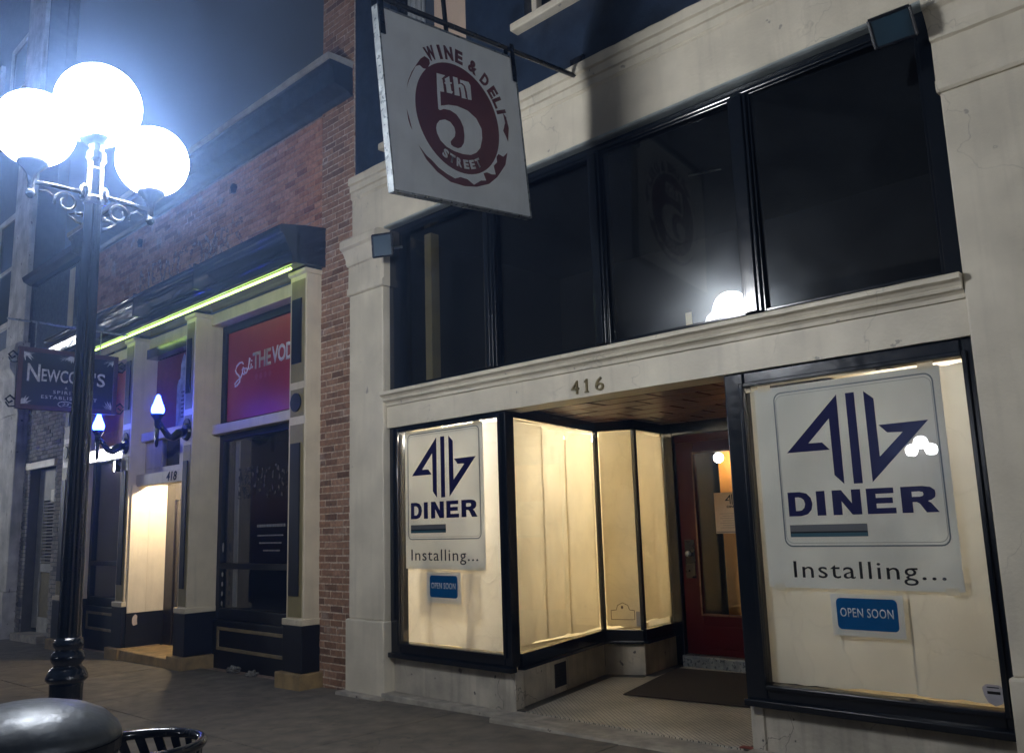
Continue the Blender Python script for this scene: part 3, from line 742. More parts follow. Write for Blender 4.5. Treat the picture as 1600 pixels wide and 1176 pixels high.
MB().extr([(0.4, 6.42), (0.0, 6.42), (-0.04, 6.42), (-0.08, 6.46), (-0.26, 6.50), (-0.28, 6.70), (-0.32, 6.72), (-0.32, 6.76), (0.4, 6.76)], PX0, -7.40, 40, 0.002).build('parapet_cornice', NAVY, P)
MB().extr([(0.45, 6.762), (-0.34, 6.762), (-0.35, 6.78), (-0.35, 6.83), (0.45, 6.86)], PX0, -7.39, 40, 0.003).build('coping', surf('grey_coping', (0.30, 0.30, 0.30), 0.6, mottle=0.2, dirt=0.4), P)
cprof = [(0.0, 4.535), (-0.05, 4.535), (-0.12, 4.53), (-0.26, 4.53), (-0.27, 4.515), (-0.40, 4.515), (-0.44, 4.53), (-0.44, 4.60), (-0.46, 4.615), (-0.46, 4.64), (-0.475, 4.65), (-0.49, 4.69), (-0.515, 4.73), (-0.53, 4.76), (-0.53, 4.78), (-0.55, 4.79), (-0.555, 4.815), (-0.59, 4.83), (-0.60, 4.86), (-0.60, 4.90), (-0.585, 4.915), (-0.3, 4.965), (0.0, 5.0)]
co = MB().extr(cprof, PX0, -7.92, 36, 0.002).build('cornice', GLOSS, P)
for yy, zz, rr in ((-0.545, 4.80, 0.018), (-0.475, 4.645, 0.016), (-0.60, 4.88, 0.022)):
    MB().tube([(PX0+0.01, yy, zz), (-11.6, yy-0.002, zz+0.002), (-7.925, yy, zz)], rr, 12).build('bead', BEAD, co, smooth=True)
for xx in (-9.9, -11.7, -13.4): B('cornice_clip', GLOSS, co, xx-0.02, xx+0.02, -0.62, -0.40, 4.60, 4.925)
B('beam', CREAM2, P, PX0, -8.34, 0.02, 0.4, 4.36, 4.52, 0.01)
def pub_pil(x0, x1):
    yf = -0.2
    p = MB().box(x0, x1, yf, 0.30, 0.62, 4.46).build('pilaster', CREAM2, P, bevel=0.008)
    MB().extr([(0.30, 4.46), (-0.205, 4.46), (-0.225, 4.475), (-0.225, 4.513), (0.30, 4.513)], x0-0.015, x1+0.015).build('cap', CREAM2, p)
    B('base', BLACKM, p, x0-0.02, x1+0.02, yf-0.03, 0.31, ground_z(x0)+0.16, 0.619, 0.008)
    B('plinth', TAN, p, x0-0.07, x1+0.08, yf-0.09, 0.32, ground_z(x0)-0.1, ground_z(x0)+0.159, 0.01)
    a, b = x0+0.035, x1-0.03
    for z0, z1 in ((3.23, 4.40), (2.845, 3.15), (0.70, 2.755)):
        B('panel', OLIVE, p, a, b, yf-0.006, yf+0.01, z0, z1, 0.003)
    for z0, z1 in ((3.44, 4.18), (0.92, 2.55)):
        B('inset', BLACKM, p, a+0.03, b-0.05, yf-0.022, yf-0.0065, z0, z1, 0.004)
    n = 22; cx, cz, r_ = (a+b)/2-0.01, 3.0, 0.105
    MB().prism([(r_*math.cos(2*math.pi*i/n), r_*math.sin(2*math.pi*i/n)) for i in range(n)], (cx, yf-0.024, cz), XU, ZU, FACE, 0.017).build('medallion', BLACKM, p, bevel=0.003)
    B('lower_cap', CREAM2, p, x0-0.03, x1+0.022, yf-0.035, 0.305, 0.62, 0.685, 0.006)
    return p
pub_pil(-8.335, -8.0)
pub_pil(-10.93, -10.66)
pub_pil(-12.91, -12.61)
pub_pil(-15.34, -15.02)
def bay(a, b, first):
    fr = MB(); y0, y1 = 0.18, 0.28
    fr.box(a, a+0.10, y0, y1, 0.12, 4.50).box(b-0.10, b, y0, y1, 0.12, 4.50).box(a+0.10, b-0.10, y0, y1, 4.26, 4.36).box(a+0.10, b-0.10, y0, y1, 2.80, 2.885).box(a+0.10, b-0.10, y0, y1, 1.15, 1.22).box(a+0.10, b-0.10, y0, y1, 0.52, 0.66)
    w = fr.build('storefront_window', BLACKM, P, bevel=0.008)
    B('shelf', CREAM2, w, a, b, 0.06, 0.30, 2.886, 3.01, 0.01)
    B('pane', GLASSP, w, a+0.10, b-0.10, 0.225, 0.231, 1.22, 2.80)
    B('pane', GLASSP, w, a+0.10, b-0.10, 0.225, 0.231, 0.66, 1.15)
    B('kick_plate', BLACKM, w, a+0.02, b-0.02, 0.14, 0.30, -0.15, 0.519, 0.006)
    t = MB(); k0, k1 = a+0.16, b-0.16
    t.box(k0, k1, 0.125, 0.139, 0.40, 0.44).box(k0, k1, 0.125, 0.139, 0.16, 0.20).box(k0, k0+0.05, 0.125, 0.139, 0.20, 0.40).box(k1-0.05, k1, 0.125, 0.139, 0.20, 0.40)
    t.build('trim', surf('tan_trim', (0.22, 0.17, 0.09), 0.6, mottle=0.2), w, bevel=0.003)
    B('transom_board', BLACKP, w, a+0.10, b-0.10, 0.25, 0.27, 3.02, 4.26)
    iv = MB().box(a, b, 2.2, 2.25, 0, 4.3).box(a, a+0.04, 0.3, 2.2, 0, 4.3).box(b-0.04, b, 0.3, 2.2, 0, 4.3).box(a, b, 0.3, 2.2, 2.84, 2.9).box(a, b, 0.3, 2.2, 0.0, 0.05)
    iv.build('dark_room', ROOM, w)
    return w
wr = bay(-10.655, -8.34, True)
wl = bay(-15.02, -12.915, False)
B('blind_edge', surf('grey_curtain', (0.3, 0.31, 0.33), 0.9), wr, -10.42, -10.33, 0.29, 0.31, 0.67, 2.79)
lettering('worn_lettering', "NEWCOMB'S", (-10.2, 0.222, 2.02), XU, ZU, 1.55, 0.42, GHOSTG, wr, bold=0.01)
for i, (x0, w_, z) in enumerate(((-9.72, 0.62, 1.66), (-9.70, 0.58, 1.55), (-9.66, 0.5, 1.46), (-9.56, 0.36, 1.37))):
    xx = x0; hb = MB()
    while xx < x0+w_:
        l = random.uniform(0.012, 0.045); hb.box(xx, xx+l, 0.2225, 0.2245, z, z+(0.034 if i == 0 else 0.018)); xx += l+0.012
    hb.build('hours_line', FADED, wr)['kind'] = 'stuff'
for k in range(5):
    n = 12; ov = MB(); ov.prism([(0.022*math.cos(2*math.pi*i/n), (0.06 if k == 0 else 0.03)*math.sin(2*math.pi*i/n)) for i in range(n)], (-10.48, 0.177, 1.42-(0.0 if k == 0 else 0.22+k*0.12)), XU, ZU, FACE, 0.002)
    ov.build('sticker', FADED, wr)
# recessed entry of the pub
EA, EB = -12.605, -10.935
e = B('entry_side_panel', WHITEP, P, -12.60, -12.57, -0.16, 0.36, 0.53, 2.33)
B('panel_joint', CREAM2, e, -12.5705, -12.568, 0.10, 0.104, 0.53, 2.33)
B('entry_skirting', BLACKM, P, -12.60, -12.565, -0.17, 0.36, -0.1, 0.529)
mb = MB(); n = 9
mb.prism([(0.05*math.cos(2*math.pi*i/n)*random.uniform(0.6, 1.1), 0.09*math.sin(2*math.pi*i/n)*random.uniform(0.7, 1.1)) for i in range(n)], (-12.562, -0.05, 0.42), YU, ZU, XU, 0.002)
mb.build('paint_scar', surf('bare_patch', (0.6, 0.52, 0.5), 0.8), P)
h = B('entry_header', CREAM2, P, EA, EB, -0.10, 0.06, 2.305, 2.475, 0.008)
B('entry_ceiling', CREAM2, P, EA, EB, 0.065, 0.40, 2.47, 2.50)
tw = MB().box(EA, EB, 0.02, 0.10, 2.476, 2.56).box(EA, EA+0.55, 0.02, 0.10, 2.56, 2.95).box(EB-0.55, EB, 0.02, 0.10, 2.56, 2.95).build('entry_transom', CREAM2, P, bevel=0.006)
B('pane', GLASSP, tw, EA+0.55, EB-0.55, 0.05, 0.056, 2.561, 2.949).rotation_euler = (R(-1.5), 0, R(2.2))
B('pane_backing', ROOM, tw, EA+0.5, EB-0.5, 0.12, 0.14, 2.50, 2.95)
B('entry_shelf', CREAM2, P, EA, EB, -0.06, 0.20, 2.951, 3.08, 0.01)
B('entry_soffit', GLOSS, P, EA, EB, -0.02, 0.22, 4.20, 4.34)
dr = MB().box(EA+0.04, EA+0.30, 0.36, 0.42, 0.0, 2.46).box(EA+1.20, EB, 0.36, 0.42, 0.0, 2.46).box(EA+0.30, EA+1.20, 0.36, 0.42, 2.1, 2.46).build('entry_door', surf('dark_timber', (0.018, 0.015, 0.015), 0.4), P, bevel=0.006)
B('leaf', surf('dark_door_paint', (0.02, 0.017, 0.02), 0.35), dr, EA+0.302, EA+1.198, 0.38, 0.42, 0.0, 2.098, 0.004)
B('doorstep', TAN, P, -12.52, -10.99, -0.26, 0.40, -0.25, ground_z(-11.9)+0.13, 0.012)
lettering('number_lettering', '418', (-11.60, -0.102, 2.33), XU, ZU, 0.32, 0.125, INKB, h, shear=0.15, bold=0.02)
for a, b, n0, n1 in ((-15.0, -12.93, 0, 0),):
    B('door_strip', CREAM2, P, -13.0, -12.92, -0.02, 0.02, 0.7, 2.3)

# advert panels over the pub windows (each hangs in its bay)
ad = thing('advert_panel', (-9.5, 0.2, 3.06), 'deep red advert panel with pale script lettering above the right pub window', 'advert')
B('board', REDS, ad, -10.545, -8.45, 0.215, 0.249, 3.06, 4.255)
def adtext(name, s, u0, z0, w, h_, mat, **k): lettering(name, s, (u0, 0.2145, z0), XU, ZU, w, h_, mat, ad, **k)
adtext('white_word', 'VODKA', -9.43, 3.675, 0.79, 0.225, LILAC, bold=0.03, spacing=0.95)
adtext('gold_word', 'THE', -9.90, 3.672, 0.45, 0.22, GREYT, bold=0.026, spacing=0.95)
sc = MB()
sh_ = lambda x, z: (-9.89+(x+9.81)*0.97, 0.214, 3.50+(z-3.33)*0.60)
S = [(-10.06, 3.80), (-10.10, 3.85), (-10.16, 3.85), (-10.24, 3.79), (-10.27, 3.70), (-10.24, 3.63), (-10.18, 3.57), (-10.14, 3.50), (-10.15, 3.42), (-10.22, 3.36), (-10.27, 3.34), (-10.28, 3.40), (-10.22, 3.46), (-10.12, 3.52), (-10.08, 3.60)]
sc.tube([sh_(x, z) for x, z in S], 0.012, 5)
sc.tube([sh_(-10.06, 3.74), sh_(-10.08, 3.60), sh_(-10.04, 3.56), sh_(-10.0, 3.60)], 0.010, 5)
sc.tube([sh_(-10.10, 3.68), sh_(-10.02, 3.70)], 0.009, 5)
sc.tube([sh_(-9.99+0.035*math.cos(a*0.7), 3.635+0.06*math.sin(a*0.7)) for a in range(9)], 0.009, 5, closed=True)
sc.tube([sh_(-9.94, 3.64), sh_(-9.88, 3.88), sh_(-9.90, 3.90), sh_(-9.92, 3.70), sh_(-9.90, 3.64), sh_(-9.86, 3.66)], 0.009, 5)
sc.tube([sh_(-9.85, 3.76), sh_(-9.86, 3.67), sh_(-9.83, 3.66), sh_(-9.81, 3.69)], 0.009, 5)
sc.ball(sh_(-9.84, 3.82), 0.012, 6, 4)
sc.build('script_word', LILAC, ad)
em = MB(); em.box(-9.86, -9.40, 0.212, 0.2145, 3.632, 3.638)
for k in range(4):
    n = 8; em.prism([(0.036*math.cos(2*math.pi*i/n), 0.045*math.sin(2*math.pi*i/n)) for i in range(n)], (-9.80+k*0.11, 0.2135, 3.565), XU, ZU, FACE, 0.001)
em.build('emblem_row', FAINT, ad)
bn = thing('bottle_banner', (-11.7, 0.15, 3.1), 'dark red banner with a pale bottle shape above the pub entry', 'advert')
B('board', surf('dim_red_advert', (0.20, 0.02, 0.03), 0.5), bn, EA, EB, 0.15, 0.19, 3.09, 4.19)
mb = MB()
bot = [(-0.20, 0), (-0.20, 0.62), (-0.16, 0.70), (-0.10, 0.72), (-0.09, 0.92), (-0.05, 1.02), (0.0, 1.08), (0.05, 1.02), (0.09, 0.92), (0.10, 0.72), (0.16, 0.70), (0.20, 0.62), (0.20, 0)]
mb.prism(bot, (-11.72, 0.149, 3.10), XU, ZU, FACE, 0.002); mb.build('bottle_shape', surf('pale_blue_print', (0.38, 0.40, 0.5), 0.5, mottle=0.3, scale=9), bn)
mb = MB()
for k in range(7): mb.box(-11.77+0.015*(k % 2), -11.67-0.01*(k % 3), 0.1445, 0.1465, 3.24+0.06*k, 3.265+0.06*k)
mb.build('bottle_label', surf('dark_print', (0.09, 0.07, 0.12), 0.5), bn)
ob = thing('orange_advert', (-14.0, 0.2, 3.06), 'red orange advert panel over the left pub window beside the hanging sign', 'advert')
B('board', REDO, ob, -14.90, -13.03, 0.215, 0.249, 3.30, 4.255)
B('lower_band', surf('orange_print', (0.5, 0.13, 0.03), 0.5, mottle=0.2, scale=8), ob, -14.90, -13.03, 0.215, 0.249, 3.02, 3.298)
bl = thing('backlit_strip', (-14.0, 0.15, 2.82), 'white backlit strip sign under the left red pub panel', 'sign')
B('lit_face', BACKLIT, bl, -14.95, -13.0, 0.05, 0.059, 2.82, 3.0)
B('case', BLACKP, bl, -14.97, -12.98, 0.06, 0.175, 2.80, 3.02)
wl_ = thing('wall_light', (-12.98, -0.24, 2.58), 'small white wall light on the side of the pub pilaster below the left torch', 'lamp')
B('lit_lens', WALLL, wl_, -13.02, -12.95, -0.27, -0.225, 2.55, 2.70, 0.01)
B('housing', BLACKP, wl_, -12.95, -12.93, -0.275, -0.20, 2.54, 2.71)
dl = thing('downlight', (-11.75, 0.26, 2.42), 'warm recessed lamp under the header of the pub entry', 'lamp')
MB().ball((-11.8, 0.27, 2.44), 0.028, 12, 8).build('bulb', BULB, dl, smooth=True)
MB().lathe([(0.045, 0), (0.05, 0.0), (0.05, 0.005), (0.045, 0.005)], (-11.8, 0.27, 2.462), 16).build('trim_ring', STEEL, dl)

# neon tube under the cornice
ne = thing('neon_tube', (-11.2, -0.35, 4.48), 'long yellow green neon tube under the black pub cornice', 'neon light')
MB().tube([(-14.1, -0.36, 4.488), (-11.4, -0.36, 4.488), (-8.08, -0.36, 4.488)], 0.016, 10).build('tube', NEON, ne)
MB().tube([(-14.22, -0.36, 4.488), (-14.105, -0.36, 4.488)], 0.016, 10).build('tube_end', NEONO, ne)
for k in range(7): B('clip', STEEL, ne, -13.9+k*0.95, -13.87+k*0.95, -0.38, -0.34, 4.511, 4.517)

# torch sconces held by a cast arm
def sconce(x, label):
    z = 2.93
    s = thing('wall_torch', (x, -0.2, z), label, 'wall lamp', 'blue torch lamps on the pub pilasters')
    MB().tube([(x, -0.203, z), (x, -0.25, z)], [0.13, 0.10], 18).build('rosette', LAMPP, s, bevel=0.01)
    MB().tube([(x, -0.25, z), (x, -0.32, z-0.03), (x, -0.40, z-0.09), (x, -0.46, z-0.07), (x, -0.53, z+0.02), (x, -0.575, z+0.07)], [0.055, 0.062, 0.052, 0.042, 0.036, 0.034], 10).build('forearm', LAMPP, s, smooth=True)
    hd = MB()
    hd.tube([(x, -0.555, z+0.05), (x, -0.60, z+0.10)], [0.04, 0.045], 10)
    for k in range(4): hd.tube([(x-0.03, -0.58-0.005*k, z+0.05+0.026*k), (x+0.02, -0.645, z+0.055+0.026*k), (x+0.045, -0.60, z+0.06+0.026*k)], 0.012, 6)
    hd.build('hand', LAMPP, s, smooth=True)
    MB().lathe([(0.012, -0.22), (0.022, -0.18), (0.028, 0.0), (0.035, 0.12), (0.07, 0.17), (0.085, 0.19), (0.085, 0.205), (0.0, 0.205)], (x, -0.605, z), 14).build('torch_stem', LAMPP, s, smooth=True)
    MB().lathe([(0.062, 0.206), (0.078, 0.235), (0.080, 0.27), (0.070, 0.31), (0.052, 0.35), (0.040, 0.39), (0.030, 0.415), (0.028, 0.435), (0.012, 0.455), (0.0, 0.462)], (x, -0.605, z), 16).build('flame_shade', TORCH, s, smooth=True)
    return s
sconce(-10.80, 'black cast arm holding a glowing blue torch on the pilaster right of the pub entry')
s2 = sconce(-12.76, 'black cast arm holding a glowing blue torch beside the hanging black sign')
s2.location.z -= 0.02

# hanging black sign of the pub
NX = -12.45
ns = thing('hanging_sign', (NX, -1.14, 3.3), 'black hanging sign with maroon frame and silver lettering behind the lamp post', 'sign')
def N_(y0, y1, z0, z1, x0, x1): return (NX+x0, NX+x1, y0, y1, z0, z1)
ny0, ny1, nz0, nz1 = -1.80, -0.50, 3.31, 4.15
B('face', SIGNK, ns, NX-0.02, NX+0.02, ny0, ny1, nz0, nz1)
fr = MB(); t = 0.06
for a in (ny0, ny1-t): fr.box(NX-0.035, NX+0.035, a, a+t, nz0, nz1)
fr.box(NX-0.034, NX+0.034, ny0+t, ny1-t, nz0, nz0+t).box(NX-0.034, NX+0.034, ny0+t, ny1-t, nz1-t, nz1)
fr.build('frame', SIGNR, ns, bevel=0.006)
NO = lambda y, z: (NX+0.0205, y, z)
lettering('name_lettering', "N", NO(-1.68, 3.69), YU, ZU, 0.16, 0.24, SILVER, ns, bold=0.012)
lettering('name_lettering', "EWCOMB'", NO(-1.50, 3.70), YU, ZU, 0.70, 0.18, SILVER, ns, bold=0.014)
lettering('name_lettering', "S", NO(-0.78, 3.69), YU, ZU, 0.11, 0.19, SILVER, ns, bold=0.014)
lettering('line_lettering', "A", NO(-1.20, 3.615), YU, ZU, 0.035, 0.035, SILVER, ns)
lettering('line_lettering', "SPIRITED", NO(-1.345, 3.545), YU, ZU, 0.42, 0.045, SILVER, ns, spacing=1.3)
lettering('line_lettering', "ESTABLISHMENT", NO(-1.49, 3.47), YU, ZU, 0.72, 0.045, SILVER, ns, spacing=1.25)
ov = MB(); n = 24
ov.tube([(NX+0.0215, -1.18+0.095*math.cos(2*math.pi*i/n), 3.405+0.04*math.sin(2*math.pi*i/n)) for i in range(n)], 0.005, 5, closed=True)
ov.build('oval_emblem', SILVER, ns)
lettering('line_lettering', "23", NO(-1.225, 3.385), YU, ZU, 0.09, 0.04, SILVER, ns, shear=0.2)
def sprig(y, z, sy, sz, k=7):
    fi = MB()
    for i in range(k):
        a = R(8+74*i/(k-1)); l = random.uniform(0.10, 0.20)
        dx, dz = math.cos(a)*l, math.sin(a)*l*0.7
        fi.prism([(0, 0), (sy*dx*0.6-0.012, sz*dz*0.6), (sy*dx, sz*dz), (sy*dx*0.6+0.012, sz*dz*0.5)], NO(y, z), YU, ZU, XU, 0.002)
    fi.build('filigree', SILVER, ns)
for y, sy in ((ny0+0.065, 1), (ny1-0.065, -1)):
    sprig(y, nz1-0.065, sy, -1); sprig(y, nz0+0.065, sy, 1)
sprig(-1.15, nz1-0.065, 1, -1); sprig(-1.15, nz1-0.065, -1, -1)
for y, s_ in ((ny0, -1), (ny1, 1)):
    for z in (nz0+0.12, nz1-0.12):
        ear = MB()
        ear.tube([(NX, y, z), (NX, y+s_*0.06, z+0.05), (NX, y+s_*0.11, z), (NX, y+s_*0.07, z-0.05), (NX, y+s_*0.03, z-0.02)], 0.013, 6)
        ear.tube([(NX, y, z-0.09), (NX, y+s_*0.07, z-0.10), (NX, y+s_*0.11, z-0.04)], 0.011, 6)
        ear.build('scroll_ear', LAMPP, ns)
bk = MB().tube([(NX, -1.96, 4.51), (NX, -0.21, 4.49)], 0.014, 8)
bk.tube([(NX, -1.6, 4.505), (NX, -1.6, 4.15)], 0.008, 6).tube([(NX, -0.75, 4.50), (NX, -0.75, 4.15)], 0.008, 6)
bk.build('bracket_rod', STEEL, ns)
# ================================================================== WHITEWASHED BRICK SHOP
W = thing('whitewashed_shop', (-16.7, 0, 0), 'narrow whitewashed brick shop with a pale louvred door left of the lamp post', 'building')
wallx0, wallx1 = -18.05, -15.36
wm = MB()
d0, d1, dz = -17.75, -16.35, 3.0
wm.box(wallx0, d0, 0.05, 0.5, -0.4, 6.5).box(d1, wallx1, 0.05, 0.5, -0.4, 6.5).box(d0, d1, 0.05, 0.5, dz, 6.5)
ww = wm.build('wall', surf('grey_mortar', (0.10, 0.095, 0.09), 0.9), W)
bk = MB(); row = 0; z = -0.35
while z < 5.0:
    x = wallx0-(0.11 if row % 2 else 0)
    while x < wallx1:
        a, b = max(x, wallx0), min(x+0.205, wallx1)
        for (p, q) in (((a, min(b, d0))), ((max(a, d1), b)), ((max(a, d0), min(b, d1)) if z > dz else (0, 0))):
            if q-p > 0.03: bk.box(p, q, 0.03+random.uniform(-0.006, 0.006), 0.055, z, z+0.062)
        x += 0.218
    z += 0.074; row += 1
o = bk.build('brick_courses', WBRICK, ww); o['kind'] = 'stuff'
B('upper_band', NAVY, W, wallx0, wallx1, -0.02, 0.045, 5.05, 6.45)
MB().extr([(0.4, 6.52), (-0.1, 6.52), (-0.22, 6.58), (-0.25, 6.66), (0.4, 6.68)], wallx0, wallx1, 10, 0.002).build('cornice', GLOSS, W)
B('lintel', CREAM2, W, d0-0.05, d1+0.05, -0.02, 0.06, dz-0.12, dz+0.0)
B('jamb_post', CREAM2, W, -16.05, -15.80, -0.03, 0.029, 4.9, 6.4)
dr = MB().box(d0, d0+0.28, 0.22, 0.30, 0.0, 2.88).box(d1-0.25, d1, 0.22, 0.30, 0.0, 2.88).box(d0+0.28, d1-0.25, 0.22, 0.30, 2.3, 2.88).box(d0+0.28, d1-0.25, 0.22, 0.30, -0.3, 0.2).box(d0+0.28, d1-0.25, 0.22, 0.30, 1.0, 1.15).build('louvred_door', surf('grey_white_paint', (0.45, 0.44, 0.41), 0.6, mottle=0.15, dirt=0.4), W, bevel=0.008)
for k in range(19): MB().box(d0+0.285, d1-0.255, 0.235, 0.285, 1.16+k*0.06, 1.195+k*0.06).build('slat', surf('slat_paint', (0.20, 0.18, 0.16), 0.7) if k == 0 else bpy.data.materials['slat_paint'], dr)
B('lower_panel', OLIVE, dr, d0+0.282, d1-0.252, 0.245, 0.275, 0.201, 0.998)
B('meter_box', WHITEP, W, -16.75, -16.45, 0.10, 0.20, 2.25, 2.48, 0.01)
B('back', ROOM, W, wallx0, wallx1, 0.51, 0.56, -0.4, 6.5)
mb = MB()
slope_box(mb, d0, d1, -0.12, 0.21, -0.05, 0.12); mb.build('doorstep', STONE, W)
# ================================================================== TALL CORNER BUILDING
T = thing('tall_building', (-21, 0, 0), 'tall building with weathered white stone pilaster at the left edge', 'building')
B('wall', surf('blue_grey_wall', (0.10, 0.11, 0.13), 0.8, mottle=0.15), T, -31.0, -18.06, 0.3, 0.5, -0.6, 16.0)
B('side_wall', surf('blue_grey_side', (0.10, 0.11, 0.13), 0.8, mottle=0.15), T, -18.7, -18.06, -0.05, 0.295, 5.6, 16.0)
WST = surf('weathered_white_stone', (0.60, 0.58, 0.54), 0.7, mottle=0.25, scale=3, bump=0.5, bscale=20, chips=0.25, chipcol=(0.22, 0.20, 0.18), streak=0.6, dirt=0.4)
B('lower_pilaster', WST, T, -19.45, -18.07, -0.15, 0.29, 0.65, 4.0, 0.02)
B('plinth', WST, T, -19.50, -18.06, -0.2, 0.29, -0.6, 0.649, 0.02)
MB().extr([(0.29, 4.0), (-0.16, 4.0), (-0.18, 4.1), (-0.18, 4.3), (-0.22, 4.35), (-0.24, 4.7), (-0.34, 4.85), (-0.36, 5.1), (-0.30, 5.12), (-0.26, 5.35), (-0.2, 5.4), (0.29, 5.4)], -19.75, -18.07, 8, 0.01).build('capital', WST, T)
B('upper_pilaster', WST, T, -19.15, -18.07, -0.15, -0.051, 5.4, 16.0, 0.02)
B('cornice', WST, T, -31, -19.78, -0.1, 0.29, 4.3, 5.2)
for k in range(3):
    for z0 in (1.0, 6.2, 10.6):
        f = MB().box(-21.6-k*2.8, -21.5-k*2.8, 0.20, 0.297, z0, z0+2.6).box(-19.72-k*2.8, -19.62-k*2.8, 0.20, 0.297, z0, z0+2.6).box(-21.5-k*2.8, -19.72-k*2.8, 0.20, 0.297, z0, z0+0.1).box(-21.5-k*2.8, -19.72-k*2.8, 0.20, 0.297, z0+2.5, z0+2.6).box(-21.5-k*2.8, -19.72-k*2.8, 0.21, 0.29, z0+1.3, z0+1.36).build('window', WST, T)
        B('pane', surf('dark_pane', (0.01, 0.012, 0.016), 0.1, mottle=0) if 'dark_pane' not in bpy.data.materials else bpy.data.materials['dark_pane'], f, -21.5-k*2.8, -19.72-k*2.8, 0.24, 0.25, z0+0.1, z0+2.5)
B('red_board', surf('brick_red_board', (0.30, 0.07, 0.05), 0.6), T, -21.6, -19.6, 0.15, 0.19, 1.9, 2.9)

# ================================================================== ACROSS THE STREET (seen in reflections)
O = thing('opposite_building', (-6, -28, 0), 'dark brick building across the street', 'building')
ob_ = brickmat('dark_brick', [(0.03, 0.02, 0.018), (0.05, 0.03, 0.025)], island=True)
B('wall', surf('dark_brick_wall', (0.028, 0.018, 0.016), 0.85, mottle=0.3, scale=9), O, -45, 20, -31, -26.0, -1.2, 9.5)
B('cornice', GLOSS, O, -45, 20, -26.0, -25.6, 9.0, 9.4)
for k in range(9):
    x = -30+k*5
    B('shop_window', GLOSS, O, x, x+3.2, -25.99, -25.92, 0.5, 2.9)
    B('upper_window', GLOSS, O, x+0.8, x+2.0, -25.99, -25.94, 5.2, 7.4)

# ================================================================== STREET LAMPS
LX, LY = -4.625, -3.69
def street_lamp():
    s = thing('street_lamp', (LX, LY, ground_z(LX)), 'black cast street lamp with three glowing white globes', 'street lamp', 'globe street lamps along the street')
    z0 = ground_z(LX)
    c = (LX, LY, 0)
    MB().lathe([(0.135, z0), (0.135, z0+0.06), (0.11, z0+0.09), (0.11, z0+0.14), (0.082, z0+0.18), (0.075, 0.86), (0.077, 0.90)], c, 20).build('pedestal', LAMPP, s, bevel=0.004)
    MB().lathe([(0.077, 0.901), (0.096, 0.922), (0.096, 0.932), (0.080, 0.968), (0.064, 0.98), (0.062, 0.99), (0.074, 1.005), (0.079, 1.025), (0.073, 1.045), (0.058, 1.055), (0.058, 1.065), (0.069, 1.078), (0.070, 1.092), (0.053, 1.12)], c, 24).build('collar', LAMPP, s, smooth=True)
    MB().lathe([(0.053, 1.121), (0.052, 1.5), (0.047, 2.6), (0.042, 3.36)], c, 32, flute=1).build('shaft', LAMPP, s)
    MB().lathe([(0.042, 3.361), (0.052, 3.37), (0.052, 3.40), (0.046, 3.41), (0.044, 3.56), (0.040, 3.57), (0.043, 3.60), (0.053, 3.62), (0.050, 3.66), (0.034, 3.675), (0.040, 3.70), (0.088, 3.73), (0.095, 3.75), (0.0, 3.75)], c, 20).build('head', LAMPP, s, smooth=False)
    MB().ball((LX, LY, 3.942), 0.222, 32, 20).build('globe', GLOBE, s, smooth=True)
    for sg, r_ in ((-1, 0.196), (1, 0.196)):
        y = LY+sg*0.308
        a = MB().tube([(LX, LY+sg*0.04, 3.425), (LX, LY+sg*0.2, 3.42), (LX, y, 3.415)], 0.013, 8)
        arm = a.build('arm', LAMPP, s, smooth=True)
        sc_ = MB()
        pts = []
        for i in range(22):
            t = i/21; a_ = R(200-430*t); r2 = 0.062*(1-0.62*t)
            pts.append((LX, LY+sg*(0.135-r2*math.cos(a_)), 3.345+r2*math.sin(a_)))
        sc_.tube(pts, 0.007, 6)
        sc_.tube([(LX, LY+sg*0.05, 3.29), (LX, LY+sg*0.09, 3.295), (LX, LY+sg*0.12, 3.285), (LX, LY+sg*0.08, 3.25), (LX, LY+sg*0.055, 3.245)], 0.007, 6)
        sc_.tube([(LX, LY+sg*0.19, 3.36), (LX, LY+sg*0.23, 3.385), (LX, LY+sg*0.27, 3.375)], 0.006, 6)
        sc_.ball((LX, LY+sg*0.06, 3.30), 0.012, 8, 6)
        sc_.build('scroll', LAMPP, arm, smooth=True)
        MB().lathe([(0.0, -0.10), (0.012, -0.098), (0.024, -0.08), (0.022, -0.062), (0.012, -0.052), (0.018, -0.04), (0.016, -0.02), (0.02, 0.0), (0.026, 0.03), (0.05, 0.06), (0.072, 0.082), (0.078, 0.10), (0.0, 0.10)], (LX, y, 3.425), 18).build('cup', LAMPP, arm, smooth=True)
        MB().ball((LX, y, 3.705), r_, 28, 18).build('globe', GLOBE, s, smooth=True)
        MB().lathe([(0.018, 3.38), (0.024, 3.40), (0.024, 3.45), (0.014, 3.47), (0.0, 3.475)], (LX, LY+sg*0.052, 0), 12).build('arm_socket', LAMPP, s, smooth=True)
    return s
lamp = street_lamp()
l2 = copy_tree(lamp); l2.location += Vector((11.5, 0.0, 0.20)); l2['label'] = 'street lamp standing further along the kerb to the right of the photo'
l4 = copy_tree(lamp); l4.location += Vector((-18.5, 0.0, -0.33)); l4['label'] = 'street lamp standing further along the kerb to the left of the photo'
l3 = copy_tree(lamp); l3.location += Vector((-5.0, -20.3, -0.12)); l3.rotation_euler.z = R(90); l3['label'] = 'street lamp across the street, mirrored in the diner window'

